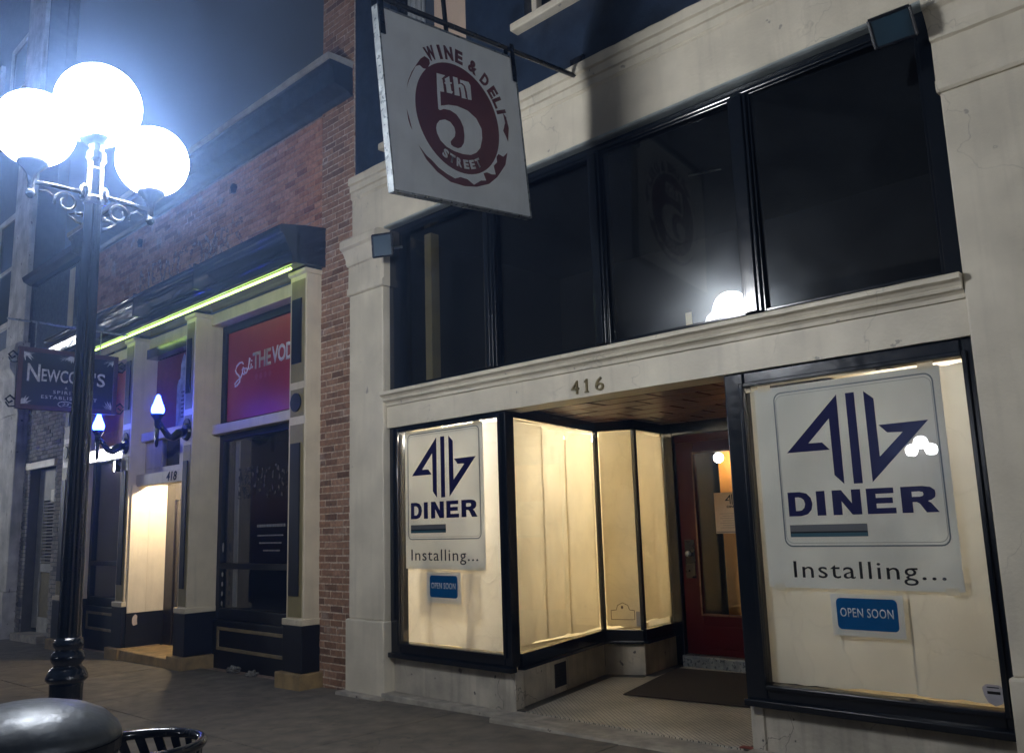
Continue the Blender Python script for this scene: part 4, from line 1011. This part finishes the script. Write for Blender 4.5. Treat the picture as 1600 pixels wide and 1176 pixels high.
# ================================================================== HANGING WHITE SIGN
sx, syc, szc, st_ = -4.157, -1.406, 4.471, R(6.0)
SU = Vector((0, math.cos(st_), math.sin(st_))); SV = Vector((0, -math.sin(st_), math.cos(st_)))
SO = Vector((sx, syc, szc))
hs = thing('hanging_sign', (sx, syc, szc-0.66), 'white hanging sign with a maroon disc over the sidewalk', 'sign')
def sbox(mb, a0, a1, b0, b1, x0, x1):
    q = [SO+SU*a+SV*b for a, b in ((a0, b0), (a1, b0), (a1, b1), (a0, b1))]
    mb.hexa([(sx+x0, p.y, p.z) for p in q]+[(sx+x1, p.y, p.z) for p in q]); return mb
sa0, sa1, sb0, sb1 = -0.695, 0.640, -0.655, 0.622
sbox(MB(), sa0+0.012, sa1-0.012, sb0+0.012, sb1-0.012, -0.024, 0.024).build('face', SIGNW, hs)
mb = MB(); e = 0.012
sbox(mb, sa0, sa0+e, sb0, sb1, -0.03, 0.03); sbox(mb, sa1-e, sa1, sb0, sb1, -0.03, 0.03); sbox(mb, sa0+e, sa1-e, sb0, sb0+e, -0.03, 0.03); sbox(mb, sa0+e, sa1-e, sb1-e, sb1, -0.03, 0.03)
mb.build('edge_frame', STEEL, hs)
SF = SO+Vector((0.0245, 0, 0))
def spoly(mb, pts, lift=0.002): mb.prism(pts, SF+XU*lift, SU, SV, XU, lift*0.9)
mb = MB(); n = 64
spoly(mb, [(-0.031+0.403*math.cos(2*math.pi*i/n), -0.018+0.403*math.sin(2*math.pi*i/n)) for i in range(n)], 0.0012)
mb.build('disc', MAROON, hs)
five = [(-0.21, 0.272), (-0.129, 0.276), (-0.167, 0.242), (-0.159, 0.237), (-0.155, 0.148), (-0.193, 0.143), (-0.2, 0.037), (-0.125, 0.061), (-0.041, 0.072), (0.061, 0.062), (0.142, 0.022), (0.186, -0.047), (0.183, -0.12), (0.152, -0.199), (0.106, -0.243), (0.05, -0.27), (-0.028, -0.279), (-0.111, -0.274), (-0.183, -0.256), (-0.235, -0.221), (-0.26, -0.176), (-0.265, -0.139), (-0.254, -0.106), (-0.225, -0.075), (-0.174, -0.057), (-0.125, -0.064), (-0.091, -0.095), (-0.084, -0.132), (-0.096, -0.166), (-0.121, -0.19), (-0.14, -0.21), (-0.139, -0.232), (-0.115, -0.243), (-0.074, -0.246), (-0.038, -0.23), (-0.009, -0.193), (0.004, -0.138), (0.003, -0.074), (-0.02, -0.028), (-0.057, 0.009), (-0.114, 0.025), (-0.172, 0.02), (-0.211, 0.002), (-0.226, 0.008), (-0.222, 0.129)]
mb = MB(); spoly(mb, five, 0.003); mb.build('numeral', SIGNW, hs)
mb = MB()
for q in ([(-0.136, 0.25), (-0.09, 0.281), (-0.088, 0.237), (-0.07, 0.239), (-0.073, 0.229), (-0.087, 0.225), (-0.082, 0.175), (-0.069, 0.17), (-0.08, 0.154), (-0.128, 0.151), (-0.131, 0.212), (-0.142, 0.214), (-0.141, 0.223), (-0.132, 0.227)],
          [(-0.053, 0.288), (-0.01, 0.29), (-0.008, 0.241), (0.017, 0.253), (0.045, 0.242), (0.053, 0.198), (0.054, 0.158), (0.067, 0.151), (0.016, 0.146), (0.015, 0.188), (0.011, 0.223), (-0.006, 0.219), (-0.005, 0.184), (-0.004, 0.156), (-0.053, 0.151), (-0.051, 0.217)],
          [(0.015, 0.283), (0.1, 0.287), (0.116, 0.266), (0.114, 0.154), (0.076, 0.15), (0.073, 0.209), (0.061, 0.249), (0.038, 0.262), (0.015, 0.26)]):
    spoly(mb, q, 0.003)
mb.build('ordinal_lettering', SIGNW, hs)
mb = MB()
for q in ([(-0.439, -0.299), (-0.382, -0.385), (-0.293, -0.455), (-0.174, -0.507), (-0.045, -0.515), (0.077, -0.5), (0.207, -0.457), (0.302, -0.39), (0.405, -0.278), (0.442, -0.176), (0.392, -0.217), (0.342, -0.206), (0.318, -0.231), (0.318, -0.273), (0.278, -0.307), (0.29, -0.371), (0.247, -0.379), (0.198, -0.372), (0.162, -0.384), (0.182, -0.436), (0.126, -0.446), (0.051, -0.489), (-0.011, -0.459), (-0.077, -0.455), (-0.131, -0.475), (-0.206, -0.454), (-0.277, -0.423), (-0.333, -0.381), (-0.379, -0.356)],
          [(-0.498, 0.09), (-0.48, 0.147), (-0.441, 0.219), (-0.384, 0.294), (-0.349, 0.338), (-0.308, 0.369), (-0.266, 0.356), (-0.264, 0.327), (-0.294, 0.279), (-0.332, 0.274), (-0.361, 0.29), (-0.4, 0.27), (-0.437, 0.212), (-0.474, 0.148)],
          [(0.44, 0.132), (0.469, 0.107), (0.487, 0.025), (0.463, -0.085), (0.44, -0.038), (0.422, -0.01), (0.452, 0.06)],
          [(-0.516, -0.062), (-0.504, -0.107), (-0.485, -0.197), (-0.5, -0.173), (-0.512, -0.127)]):
    spoly(mb, q, 0.0012)
mb.build('wine_splash', MAROON, hs)
def arc_text(name, items, mat, r0, h, w, inward, bold):
    for ch, a in items:
        A = R(a); c = SF+SU*(-0.031+r0*math.cos(A))+SV*(-0.018+r0*math.sin(A))
        up = SU*math.cos(A)+SV*math.sin(A)
        if inward: up = -up
        rt = up.cross(XU)
        ww = w*{'I': 0.38, 'W': 1.35, '&': 1.15, 'N': 1.1}.get(ch, 1.0)
        lettering(name, ch, c-rt*ww/2-up*h/2, rt, up, ww, h, mat, hs, bold=bold, lift=0.003)
arc_text('arc_lettering', [('W', 117.5), ('I', 105.5), ('N', 95), ('E', 83.0), ('&', 66), ('D', 50), ('E', 37.5), ('L', 27.5), ('I', 19.0)], MAROON, 0.477, 0.102, 0.072, False, 0.045)
arc_text('street_lettering', [('S', -120), ('T', -109), ('R', -97.5), ('E', -86), ('E', -75), ('T', -64)], SIGNW, 0.333, 0.066, 0.05, True, 0.045)
tp = MB()
pa, pb = SO+SU*(sa0-0.03)+SV*(sb1+0.075), SO+SU*1.46+SV*(sb1+0.075)
tp.tube([pa, pb], 0.020, 10); tp.build('bracket_pole', BLACKP, hs)
for a in (sa0+0.01, sa1-0.05):
    mb = MB(); sbox(mb, a, a+0.04, sb1-0.20, sb1+0.10, 0.0305, 0.037); sbox(mb, a, a+0.04, sb1-0.20, sb1+0.10, -0.037, -0.0305)
    mb.build('hanger_strap', BLACKP, hs)
mb = MB(); sbox(mb, -0.06, -0.035, sb1, sb1+0.62, -0.012, 0.012); mb.build('hanger_bar', BLACKP, hs)
w1 = SO+SU*-0.05+SV*(sb1+0.6)
MB().tube([w1, (sx, -0.01, w1.z+0.9)], 0.006, 6).build('stay_wire', STEEL, hs)
mb = MB(); mb.box(sx-0.07, sx+0.07, -0.03, -0.001, 5.402, 5.50); mb.build('wall_plate', BLACKP, hs)

# ================================================================== NUMBERS, POSTERS, PAPERS
hn = thing('house_number', (-4.2, -0.03, 2.61), 'brass house number 416 on the cream fascia above the doorway', 'house number')
for ch, x in (('4', -4.365), ('1', -4.225), ('6', -4.115)):
    if ch == '1':
        m = MB(); m.prism([(-.02, 0), (.02, 0), (.02, .010), (.009, .012), (.009, .11), (-.004, .11), (-.022, .092), (-.022, .082), (-.008, .089), (-.008, .012), (-.02, .010)], (-4.205, -0.0445, 2.615), XU, ZU, FACE, 0.0115)
        m.build('digit', BRASS, hn); continue
    lettering('digit', ch, (x, -0.0325, 2.615), XU, ZU, 0.036 if ch == '1' else 0.082, 0.11, BRASS, hn, lift=0.012)
# papers behind the panes
def sheet(p, q, off, z0, z1, mat, label, wav=0.004, cat='paper', nx=14, nz=10, group='sheets of paper covering the diner windows'):
    d = Vector((q[0]-p[0], q[1]-p[1])); L = d.length; d.normalize(); nrm = Vector((-d.y, d.x))
    mb = MB(); g = []
    ph = random.uniform(0, 6)
    for i in range(nx+1):
        col = []
        for k in range(nz+1):
            t = i/nx; z = z0+(z1-z0)*k/nz
            w = wav*(math.sin(7*t+ph+0.8*z)+0.6*math.sin(17*t+2*ph-1.7*z))
            v = Vector(p[:2])+d*(L*t)+nrm*(off+w)
            zz = z + (random.uniform(-0.006, 0.006) if k in (0, nz) else 0)
            col.append(mb.bm.verts.new((v.x, v.y, zz)))
        g.append(col)
    for i in range(nx):
        for k in range(nz): mb.bm.faces.new([g[i][k], g[i+1][k], g[i+1][k+1], g[i][k+1]])
    o = mb.build('window_paper', mat, None, smooth=True)
    tag(o, label, cat, group); return o
sheet((-6.59, 0.04), (-5.25, 0.04), 0.03, 0.53, 2.515, PAPERF, 'cream paper sheet filling the front of the left display window', 0.003)
def along(p, q, t): return (p[0]+(q[0]-p[0])*t, p[1]+(q[1]-p[1])*t)
A0, A1, B1, C1 = LA
tt = [0.06, 0.36, 0.63, 0.975]
for i, lab in enumerate(('cream paper strip on the slanted side pane nearest the street', 'middle cream paper strip on the slanted side pane', 'innermost cream paper strip on the slanted side pane')):
    sheet(along(A0, A1, tt[i]), along(A0, A1, tt[i+1]+0.012), 0.034+0.007*(i % 2), 0.575-0.012*i, 2.50-0.012*(i % 2), PAPER, lab, 0.004, nx=8)
sheet(along(A1, B1, 0.07), along(A1, B1, 0.93), 0.034, 0.555, 2.52, PAPER, 'cream paper sheet on the narrow pane facing the street beside the doorway', 0.002)
sheet(along(B1, C1, 0.04), along(B1, C1, 0.56), 0.034, 0.60, 2.51, PAPER, 'cream paper strip on the innermost side pane, half further from the door', 0.003, nx=6)
sheet(along(B1, C1, 0.54), along(B1, C1, 0.96), 0.040, 0.585, 2.50, PAPER, 'cream paper strip on the innermost side pane, half next to the door', 0.003, nx=6)
xs = [-2.90, -2.36, -1.94, -1.462]
for i, lab in enumerate(('left third of the pale paper in the right display window', 'middle pale paper strip in the right display window', 'right third of the pale paper behind the shield sticker')):
    sheet((xs[i], 0.04), (xs[i+1]+0.015, 0.04), 0.03+0.004*(i % 2), 0.545 if i else 0.535, 2.45, PAPERG, lab, 0.0025, nx=8)
for k, s_ in enumerate((1,)):
    a, b, c, d = RA
    for i, (p, q) in enumerate(((a, b), (b, c), (c, d))):
        if i == 0: p = along(p, q, 0.06)
        q = along(p, q, 0.95)
        sheet(p, q, -0.036, 0.56, 2.51, PAPERG, ('cream paper on the hidden slanted side of the right display window', 'cream paper on the hidden short pane of the right display window', 'cream paper on the hidden inner pane of the right display window')[i], 0.003)
BLOCK = {'D': [[(0, 0.5), (0, 1), (0.5, 1), (0.78, 0.93), (0.95, 0.74), (1, 0.5), (0.7, 0.5), (0.66, 0.66), (0.55, 0.76), (0.45, 0.78), (0.3, 0.78), (0.3, 0.5)], [(0, 0.5), (0, 0), (0.5, 0), (0.78, 0.07), (0.95, 0.26), (1, 0.5), (0.7, 0.5), (0.66, 0.34), (0.55, 0.24), (0.45, 0.22), (0.3, 0.22), (0.3, 0.5)]], 'I': [[(0, 0), (0, 1), (1, 1), (1, 0)]], 'N': [[(0, 0), (0, 1), (0.33, 1), (0.68, 0.45), (0.68, 1), (1, 1), (1, 0), (0.67, 0), (0.32, 0.55), (0.32, 0)]], 'E': [[(0, 0), (0, 1), (0.96, 1), (0.96, 0.78), (0.33, 0.78), (0.33, 0.62), (0.91, 0.62), (0.91, 0.4), (0.33, 0.4), (0.33, 0.22), (1, 0.22), (1, 0)]], 'R': [[(0, 0.7), (0, 1), (0.6, 1), (0.82, 0.95), (0.93, 0.83), (0.94, 0.7), (0.62, 0.7), (0.6, 0.77), (0.52, 0.8), (0.3, 0.8), (0.3, 0.7)], [(0, 0.7), (0.3, 0.7), (0.3, 0.6), (0.52, 0.6), (0.6, 0.63), (0.62, 0.7), (0.94, 0.7), (0.92, 0.57), (0.82, 0.47), (0.72, 0.43), (0.8, 0.36), (1, 0), (0.66, 0), (0.5, 0.33), (0.42, 0.4), (0.3, 0.4), (0.3, 0), (0, 0)]]}
def poster(x0, zt, y, label, sx0, sx1, sz0, sz1):
    """printed diner poster; x0,zt = top left corner of its card"""
    p = thing('poster', ((sx0+sx1)/2, y, sz0), label, 'poster', 'diner posters in the display windows')
    B('sheet', PAPERW, p, sx0, sx1, y, y+0.002, sz0, sz1)
    o = Vector((x0, y-0.0003, zt))
    w, h = 1.022, 1.018
    m = MB(); outline(m, 0, w, -h, 0, 0.055, 0.009, o+FACE*0.0012, XU, ZU, FACE, 0.001); m.build('card_outline', INKL, p)
    m = MB(); outline(m, 0.012, w-0.012, -h+0.022, -0.022, 0.05, 0.004, o+FACE*0.0012, XU, ZU, FACE, 0.001); m.build('card_inner_line', INKS, p)
    def loc(q): return [(a+2.662, b-2.420) for a, b in q]
    m = MB()
    for q in ([(-2.23, 2.358), (-2.231, 1.789), (-2.289, 1.849), (-2.291, 2.211), (-2.443, 2.063), (-2.351, 2.061), (-2.304, 2.011), (-2.595, 2.011)],
              [(-2.172, 2.359), (-2.116, 2.359), (-2.115, 1.788), (-2.171, 1.788)],
              [(-2.057, 2.358), (-1.998, 2.305), (-1.995, 1.943), (-1.844, 2.082), (-1.936, 2.086), (-1.984, 2.137), (-1.692, 2.139), (-2.054, 1.791)]):
        m.prism(loc(q), o+FACE*0.0014, XU, ZU, FACE, 0.001)
    m.build('emblem', INK, p)
    lx = 0.046
    for ch, cw, gap in (('D', 0.164, 0.029), ('I', 0.057, 0.048), ('N', 0.181, 0.035), ('E', 0.172, 0.035), ('R', 0.209, 0)):
        m = MB()
        for q in BLOCK[ch]: m.prism([(u_*cw, v_*0.155) for u_, v_ in q], o+FACE*0.0014+XU*lx-ZU*0.822, XU, ZU, FACE, 0.001)
        m.build('big_letter', INK, p)
        lx += cw+gap
    bx0, bx1, bz0, bz1 = 0.044, 0.548, -0.955, -0.878
    m = MB(); m.prism([(bx0, bz0+0.034), (bx1, bz0+0.034), (bx1, bz1), (bx0, bz1)], o+FACE*0.0013, XU, ZU, FACE, 0.001); m.build('grey_bar', BARG, p)
    m = MB(); m.prism([(bx0, bz0), (bx1, bz0), (bx1, bz0+0.024), (bx0, bz0+0.024)], o+FACE*0.0013, XU, ZU, FACE, 0.001); m.build('teal_bar', BART, p)
    m = MB(); m.prism([(bx0, bz0+0.024), (bx1, bz0+0.024), (bx1, bz0+0.034), (bx0, bz0+0.034)], o+FACE*0.0013, XU, ZU, FACE, 0.001); m.build('black_bar', INKB, p)
    lettering('notice_line', 'Installing...', o+XU*0.046-ZU*1.245, XU, ZU, 0.925, 0.137, INKB, p, spacing=1.12, lift=0.0014)
    for tx, tz, dx in ((sx0+0.03, sz1, 0.09), (sx1-0.12, sz1, 0.09), (sx0+0.04, sz0, 0.07), (sx1-0.10, sz0, 0.07)):
        B('tape', PAPERT, p, tx, tx+dx, y-0.0028, y-0.0020, tz-0.02, tz+0.022)
    return p
PY = 0.036
poster(-6.548, 2.500, PY, 'white diner poster in the smaller left display window', -6.585, -5.482, 1.212, 2.524)
poster(-2.664, 2.417, PY, 'white diner poster in the large right display window', -2.80, -1.602, 1.142, 2.455)
def opensoon(x0, x1, z0, z1, y, label, m0):
    p = thing('notice', ((x0+x1)/2, y, z0), label, 'notice', 'blue opening notices')
    B('sheet', PAPERW, p, x0-m0, x1+m0, y, y+0.0015, z0-m0*1.1, z1+m0*0.7)
    m = MB(); m.prism(rrect(x0, x1, z0, z1, 0.028), (0, y-0.0015, 0), XU, ZU, FACE, 0.001); m.build('blue_plate', BLUE, p)
    w = x1-x0
    lettering('words', 'OPEN SOON', (x0+0.06*w, y-0.0016, z0+0.40*(z1-z0)), XU, ZU, 0.87*w, 0.054, WINK, p, bold=0.004, spacing=1.08)
    return p
opensoon(-6.233, -5.852, 0.957, 1.155, PY-0.003, 'small blue notice under the poster in the left display window', 0.045)
opensoon(-2.357, -1.986, 0.900, 1.088, PY-0.003, 'small blue notice under the poster in the right display window', 0.035)
# second layer of paper taped behind the first
def layer(x0, x1, z0, z1, y, label):
    tag(B('window_paper', PAPERT, None, x0, x1, y, y+0.0015, z0, z1), label, 'paper', 'sheets of paper covering the diner windows')
layer(-6.42, -5.60, 0.80, 1.30, 0.092, 'second paper layer showing through behind the small left blue notice')
layer(-6.31, -6.24, 0.53, 1.45, 0.098, 'narrow paper strip showing through under the left edge of the small left notice')
layer(-5.80, -5.70, 0.53, 1.45, 0.100, 'narrow paper strip showing through right of the small left notice')
# sticker, permits, door notice
sk = MB(); sh = [(-1.571, 0.636), (-1.549, 0.656), (-1.485, 0.655), (-1.464, 0.640), (-1.464, 0.583), (-1.478, 0.556), (-1.511, 0.541), (-1.545, 0.558), (-1.562, 0.592)]
sk.prism(sh, (0, 0.0205, 0), XU, ZU, FACE, 0.001)
sk = tag(sk.build('shield_sticker', surf('grey_sticker', (0.42, 0.40, 0.43), 0.4)), 'grey shield sticker in the bottom corner of the right display window', 'sticker')
mb = MB(); mb.box(-1.545, -1.48, 0.018, 0.0194, 0.605, 0.620); mb.box(-1.545, -1.485, 0.018, 0.0194, 0.638, 0.643)
mb.build('printed_band', INKB, sk)
dB = Vector((B1[0]-A1[0], B1[1]-A1[1], 0)).normalized(); nB = dB.cross(ZU)
def onB(t, z, out=0.004): v = Vector((A1[0], A1[1], 0))+dB*t-(-nB)*0; return v+nB*(-0.014+out)+ZU*z
dc = MB()
O_ = onB(0, 0.0, 0.002)
OL = [(0.08, 0.62), (0.32, 0.62), (0.32, 0.71), (0.27, 0.715), (0.255, 0.76), (0.20, 0.785), (0.15, 0.76), (0.135, 0.715), (0.08, 0.71)]
for i in range(len(OL)):
    a, b = Vector(OL[i]), Vector(OL[(i+1) % len(OL)]); d = (b-a).normalized(); n_ = Vector((-d.y, d.x))*0.003
    dc.prism([tuple(a-n_), tuple(b-n_), tuple(b+n_), tuple(a+n_)], O_, dB, ZU, nB, 0.001)
dc.prism([(0.195+0.013*math.cos(2*math.pi*i/10), 0.74+0.016*math.sin(2*math.pi*i/10)) for i in range(10)], O_, dB, ZU, nB, 0.001)
tag(dc.build('window_decal', surf('brown_decal', (0.10, 0.07, 0.03), 0.6, mottle=0)), 'small outlined plaque decal low on the narrow pane beside the doorway', 'decal')
pc = MB(); pc.prism([(0.335, 0.555), (0.40, 0.555), (0.40, 0.70), (0.335, 0.70)], O_, dB, ZU, nB, 0.001)
tag(pc.build('permit_card', surf('grey_card', (0.34, 0.32, 0.33), 0.6)), 'grey permit card in the lower corner beside the plaque decal', 'card')
dn = thing('door_notice', (-4.55, 2.71, 1.44), 'white printed notice taped on the glass of the red door', 'notice')
B('sheet', paper('notice_paper', (0.72, 0.60, 0.48), 0.35, folds=False), dn, -4.755, -4.33, 2.708, 2.710, 1.44, 1.86)
mb = MB()
for q in ([(-2.23, 2.358), (-2.231, 1.789), (-2.289, 1.849), (-2.291, 2.211), (-2.443, 2.063), (-2.351, 2.061), (-2.304, 2.011), (-2.595, 2.011)], [(-2.172, 2.359), (-2.116, 2.359), (-2.115, 1.788), (-2.171, 1.788)], [(-2.057, 2.358), (-1.998, 2.305), (-1.995, 1.943), (-1.844, 2.082), (-1.936, 2.086), (-1.984, 2.137), (-1.692, 2.139), (-2.054, 1.791)]):
    mb.prism([((a+2.145)*0.19, (b-2.07)*0.19) for a, b in q], (-4.545, 2.7065, 1.785), XU, ZU, FACE, 0.001)
mb.build('emblem', INKB, dn)
lettering('heading', 'DINER', (-4.61, 2.7075, 1.70), XU, ZU, 0.13, 0.025, INKB, dn, bold=0.03)
mb = MB()
for k in range(7): mb.box(-4.70+0.1*(k % 2)*0.3, -4.40, 2.7062, 2.7075, 1.64-k*0.024, 1.644-k*0.024)
mb.box(-4.75, -4.34, 2.7062, 2.7075, 1.445, 1.462)
mb.build('text_lines', surf('brown_lines', (0.30, 0.24, 0.19), 0.6, mottle=0), dn)
# light tubes inside the display boxes
tl = thing('ceiling_tube', (-6.2, 0.9, 2.52), 'lit warm tube at the ceiling of the left display window', 'lamp')
MB().tube([(-6.60, 0.55, 2.52), (-5.70, 0.55, 2.52)], 0.024, 8).build('tube', TUBEF, tl)
MB().tube([(-6.05, 0.8, 2.53), (-6.15, 1.60, 2.53), (-6.10, 2.45, 2.53)], 0.018, 8).build('tube', TUBEW, tl)
B('fixture', WHITEP, tl, -6.61, -5.69, 0.52, 0.58, 2.552, 2.568)
tr_ = thing('ceiling_tube', (-2.0, 0.6, 2.52), 'dim warm tube at the ceiling of the right display window', 'lamp')
MB().tube([(-2.40, 1.0, 2.50), (-1.55, 1.0, 2.50)], 0.022, 8).build('tube', TUBEW2, tr_)
B('fixture', WHITEP, tr_, -2.41, -1.54, 0.97, 1.03, 2.552, 2.568)
# floodlights
def flood(name_label, c, u, v, w, h):
    c, u, v = Vector(c), Vector(u).normalized(), Vector(v).normalized(); n = u.cross(v)
    f = thing('floodlight', c, name_label, 'floodlight', 'floodlights at the ends of the transom window')
    m = MB()
    A = [c+u*a*w/2+v*b*h/2 for a, b in ((-1, -1), (1, -1), (1, 1), (-1, 1))]
    Bk = [c-n*0.11+u*a*w/4+v*b*h/4 for a, b in ((-1, -1), (1, -1), (1, 1), (-1, 1))]
    m.hexa([tuple(p) for p in Bk]+[tuple(p) for p in A]); m.build('housing', BLACKP, f, bevel=0.006)
    g = MB(); g.hexa([tuple(c+n*0.012+u*a*w*0.44+v*b*h*0.44) for a, b in ((-1, -1), (1, -1), (1, 1), (-1, 1))]+[tuple(c+n*0.017+u*a*w*0.44+v*b*h*0.44) for a, b in ((-1, -1), (1, -1), (1, 1), (-1, 1))]); g.build('lens', FLASHG, f)
    rf = MB(); rf.hexa([tuple(c+n*0.003+u*a*w*0.42+v*b*h*0.42) for a, b in ((-1, -1), (1, -1), (1, 1), (-1, 1))]+[tuple(c+n*0.006+u*a*w*0.42+v*b*h*0.42) for a, b in ((-1, -1), (1, -1), (1, 1), (-1, 1))]); rf.build('reflector', surf('reflector_grey', (0.34, 0.38, 0.40), 0.45, metal=0.0) if 'reflector_grey' not in bpy.data.materials else bpy.data.materials['reflector_grey'], f)
    r = MB()
    for s1, s2 in (((-1, -1), (1, -1)), ((1, -1), (1, 1)), ((1, 1), (-1, 1)), ((-1, 1), (-1, -1))):
        r.tube([c+n*0.008+u*s1[0]*w*0.47+v*s1[1]*h*0.47, c+n*0.008+u*s2[0]*w*0.47+v*s2[1]*h*0.47], 0.011, 6)
    r.build('rim', BLACKP, f)
    MB().tube([c-n*0.10, Vector((c.x-n.x*0.14, -0.10, c.z+0.02)), Vector((c.x, -0.02, c.z+0.04))], 0.014, 8).build('bracket', STEEL, f)
    return f
flood('square grey floodlight at the left capital of the transom window', (-6.53, -0.27, 4.38), (0.93, 0.34, -0.04), (0.06, -0.12, 1.0), 0.24, 0.235)
flood('black floodlight tipped down at the right end of the transom window', (-1.545, -0.27, 4.475), (0.97, 0.10, 0.02), (0.0, -0.5, 0.86), 0.25, 0.185)
mat_ = MB(); mat_.hexa([(-4.80, 1.02, 0.0895), (-3.62, 1.18, 0.0895), (-3.75, 2.58, 0.0895), (-5.16, 2.42, 0.0895), (-4.80, 1.02, 0.099), (-3.62, 1.18, 0.099), (-3.75, 2.58, 0.099), (-5.16, 2.42, 0.099)])
tag(mat_.build('doormat', MAT, None, bevel=0.004), 'dark brown rubber doormat on the mosaic floor before the red door', 'doormat')

# ================================================================== LITTER BINS, LITTER
def ray(u, v, t):
    return CAM+t*(AF+AR*((u-800)/FPX)-AU*((v-588)/FPX))
tc = ray(40, 1158, 2.42); tc.z = ground_z(tc.x)
can = thing('litter_bin', tc, 'litter bin with a smooth grey domed lid in the bottom left corner', 'litter bin')
zt = 1.03
MB().lathe([(0.245, 0), (0.25, 0.0), (0.25, 0.012), (0.238, 0.035), (0.205, 0.066), (0.155, 0.09), (0.095, 0.105), (0.04, 0.111), (0.0, 0.112)], (tc.x, tc.y, zt), 48).build('lid', LIDP, can, smooth=True)
MB().lathe([(0.232, 0.90), (0.236, 0.92), (0.242, 0.98), (0.250, 1.0), (0.252, 1.028), (0.0, 1.029)], (tc.x, tc.y, 0), 40).build('lid_band', GLOSS, can, smooth=False)
body = MB().lathe([(0.20, tc.z+0.04), (0.20, 0.899), (0.0, 0.9)], (tc.x, tc.y, 0), 32).build('liner', BLACKP, can)
for k in range(24):
    a = 2*math.pi*k/24
    c_, s_ = math.cos(a), math.sin(a); w = 0.016
    q = [(tc.x+c_*r_-s_*t_, tc.y+s_*r_+c_*t_) for r_, t_ in ((0.222, -w), (0.230, -w), (0.230, w), (0.222, w))]
    MB().hexa([(p[0], p[1], tc.z+0.05) for p in q]+[(p[0], p[1], 0.90) for p in q]).build('slat', BINP, can)
bc = ray(219, 1182, 2.9); bz = bc.z+0.035; bc.z = ground_z(bc.x)
bsk = thing('slatted_bin', bc, 'black open basket bin of slanted steel slats next to the domed bin', 'litter bin')
RB = 0.198
MB().tube([(bc.x+RB*math.cos(2*math.pi*i/40), bc.y+RB*math.sin(2*math.pi*i/40), bz) for i in range(40)], 0.017, 10, closed=True).build('top_ring', BINP, bsk, smooth=True)
MB().tube([(bc.x+0.17*math.cos(2*math.pi*i/40), bc.y+0.17*math.sin(2*math.pi*i/40), bc.z+0.06) for i in range(40)], 0.015, 8, closed=True).build('bottom_ring', BINP, bsk, smooth=True)
for k in range(20):
    mb = MB(); rings = []
    for i in range(9):
        t = i/8; a = 2*math.pi*k/20 + 1.5*t; r_ = 0.17+(RB-0.17)*t; z = bc.z+0.07+(bz-bc.z-0.085)*t
        rings.append([(bc.x+(r_+dr)*math.cos(a+da), bc.y+(r_+dr)*math.sin(a+da), z) for dr, da in ((-0.002, -0.085), (0.002, -0.085), (0.002, 0.085), (-0.002, 0.085))])
    V = [[mb.bm.verts.new(p) for p in r] for r in rings]
    for A_, B_ in zip(V, V[1:]):
        for i in range(4):
            j = (i+1) % 4; mb.bm.faces.new([A_[i], A_[j], B_[j], B_[i]])
    mb.bm.faces.new(V[0][::-1]); mb.bm.faces.new(V[-1])
    mb.build('slat', BINP, bsk)
def crumple(x, y, r, label):
    mb = MB(); bmesh.ops.create_icosphere(mb.bm, subdivisions=3, radius=r)
    for v in mb.bm.verts:
        v.co = Vector((v.co.x*random.uniform(0.7, 1.35), v.co.y*random.uniform(0.7, 1.3), max(-0.02, v.co.z*random.uniform(0.2, 0.85)))) + Vector((x, y, ground_z(x)+0.02))
    return tag(mb.build('crumpled_paper', surf('scrap_paper', (0.15, 0.145, 0.135), 0.9, mottle=0.4, scale=30) if 'scrap_paper' not in bpy.data.materials else bpy.data.materials['scrap_paper']), label, 'litter')
crumple(-9.85, 0.02, 0.085, 'crumpled scrap of paper at the foot of the pub window, nearer the entry')
crumple(-9.35, -0.02, 0.07, 'crumpled scrap of paper at the foot of the pub window, nearer the brick pier')

# ================================================================== HAZE ADDED FOR THE LENS GLARE ROUND THE LAMPS
mb = MB(); mb.box(-72, 30, -42, 24, -3.7, 16.8)
m, t, b, out = nodes_of('lens_glare_haze')
t.nodes.remove(b)
pv = t.nodes.new('ShaderNodeVolumePrincipled')
pv.inputs['Color'].default_value = (0.30, 0.50, 1.0, 1)
pv.inputs['Density'].default_value = 0.0095
pv.inputs['Anisotropy'].default_value = 0.88
t.links.new(pv.outputs[0], out.inputs['Volume'])
tag(mb.build('glare_haze', m), kind='stuff')
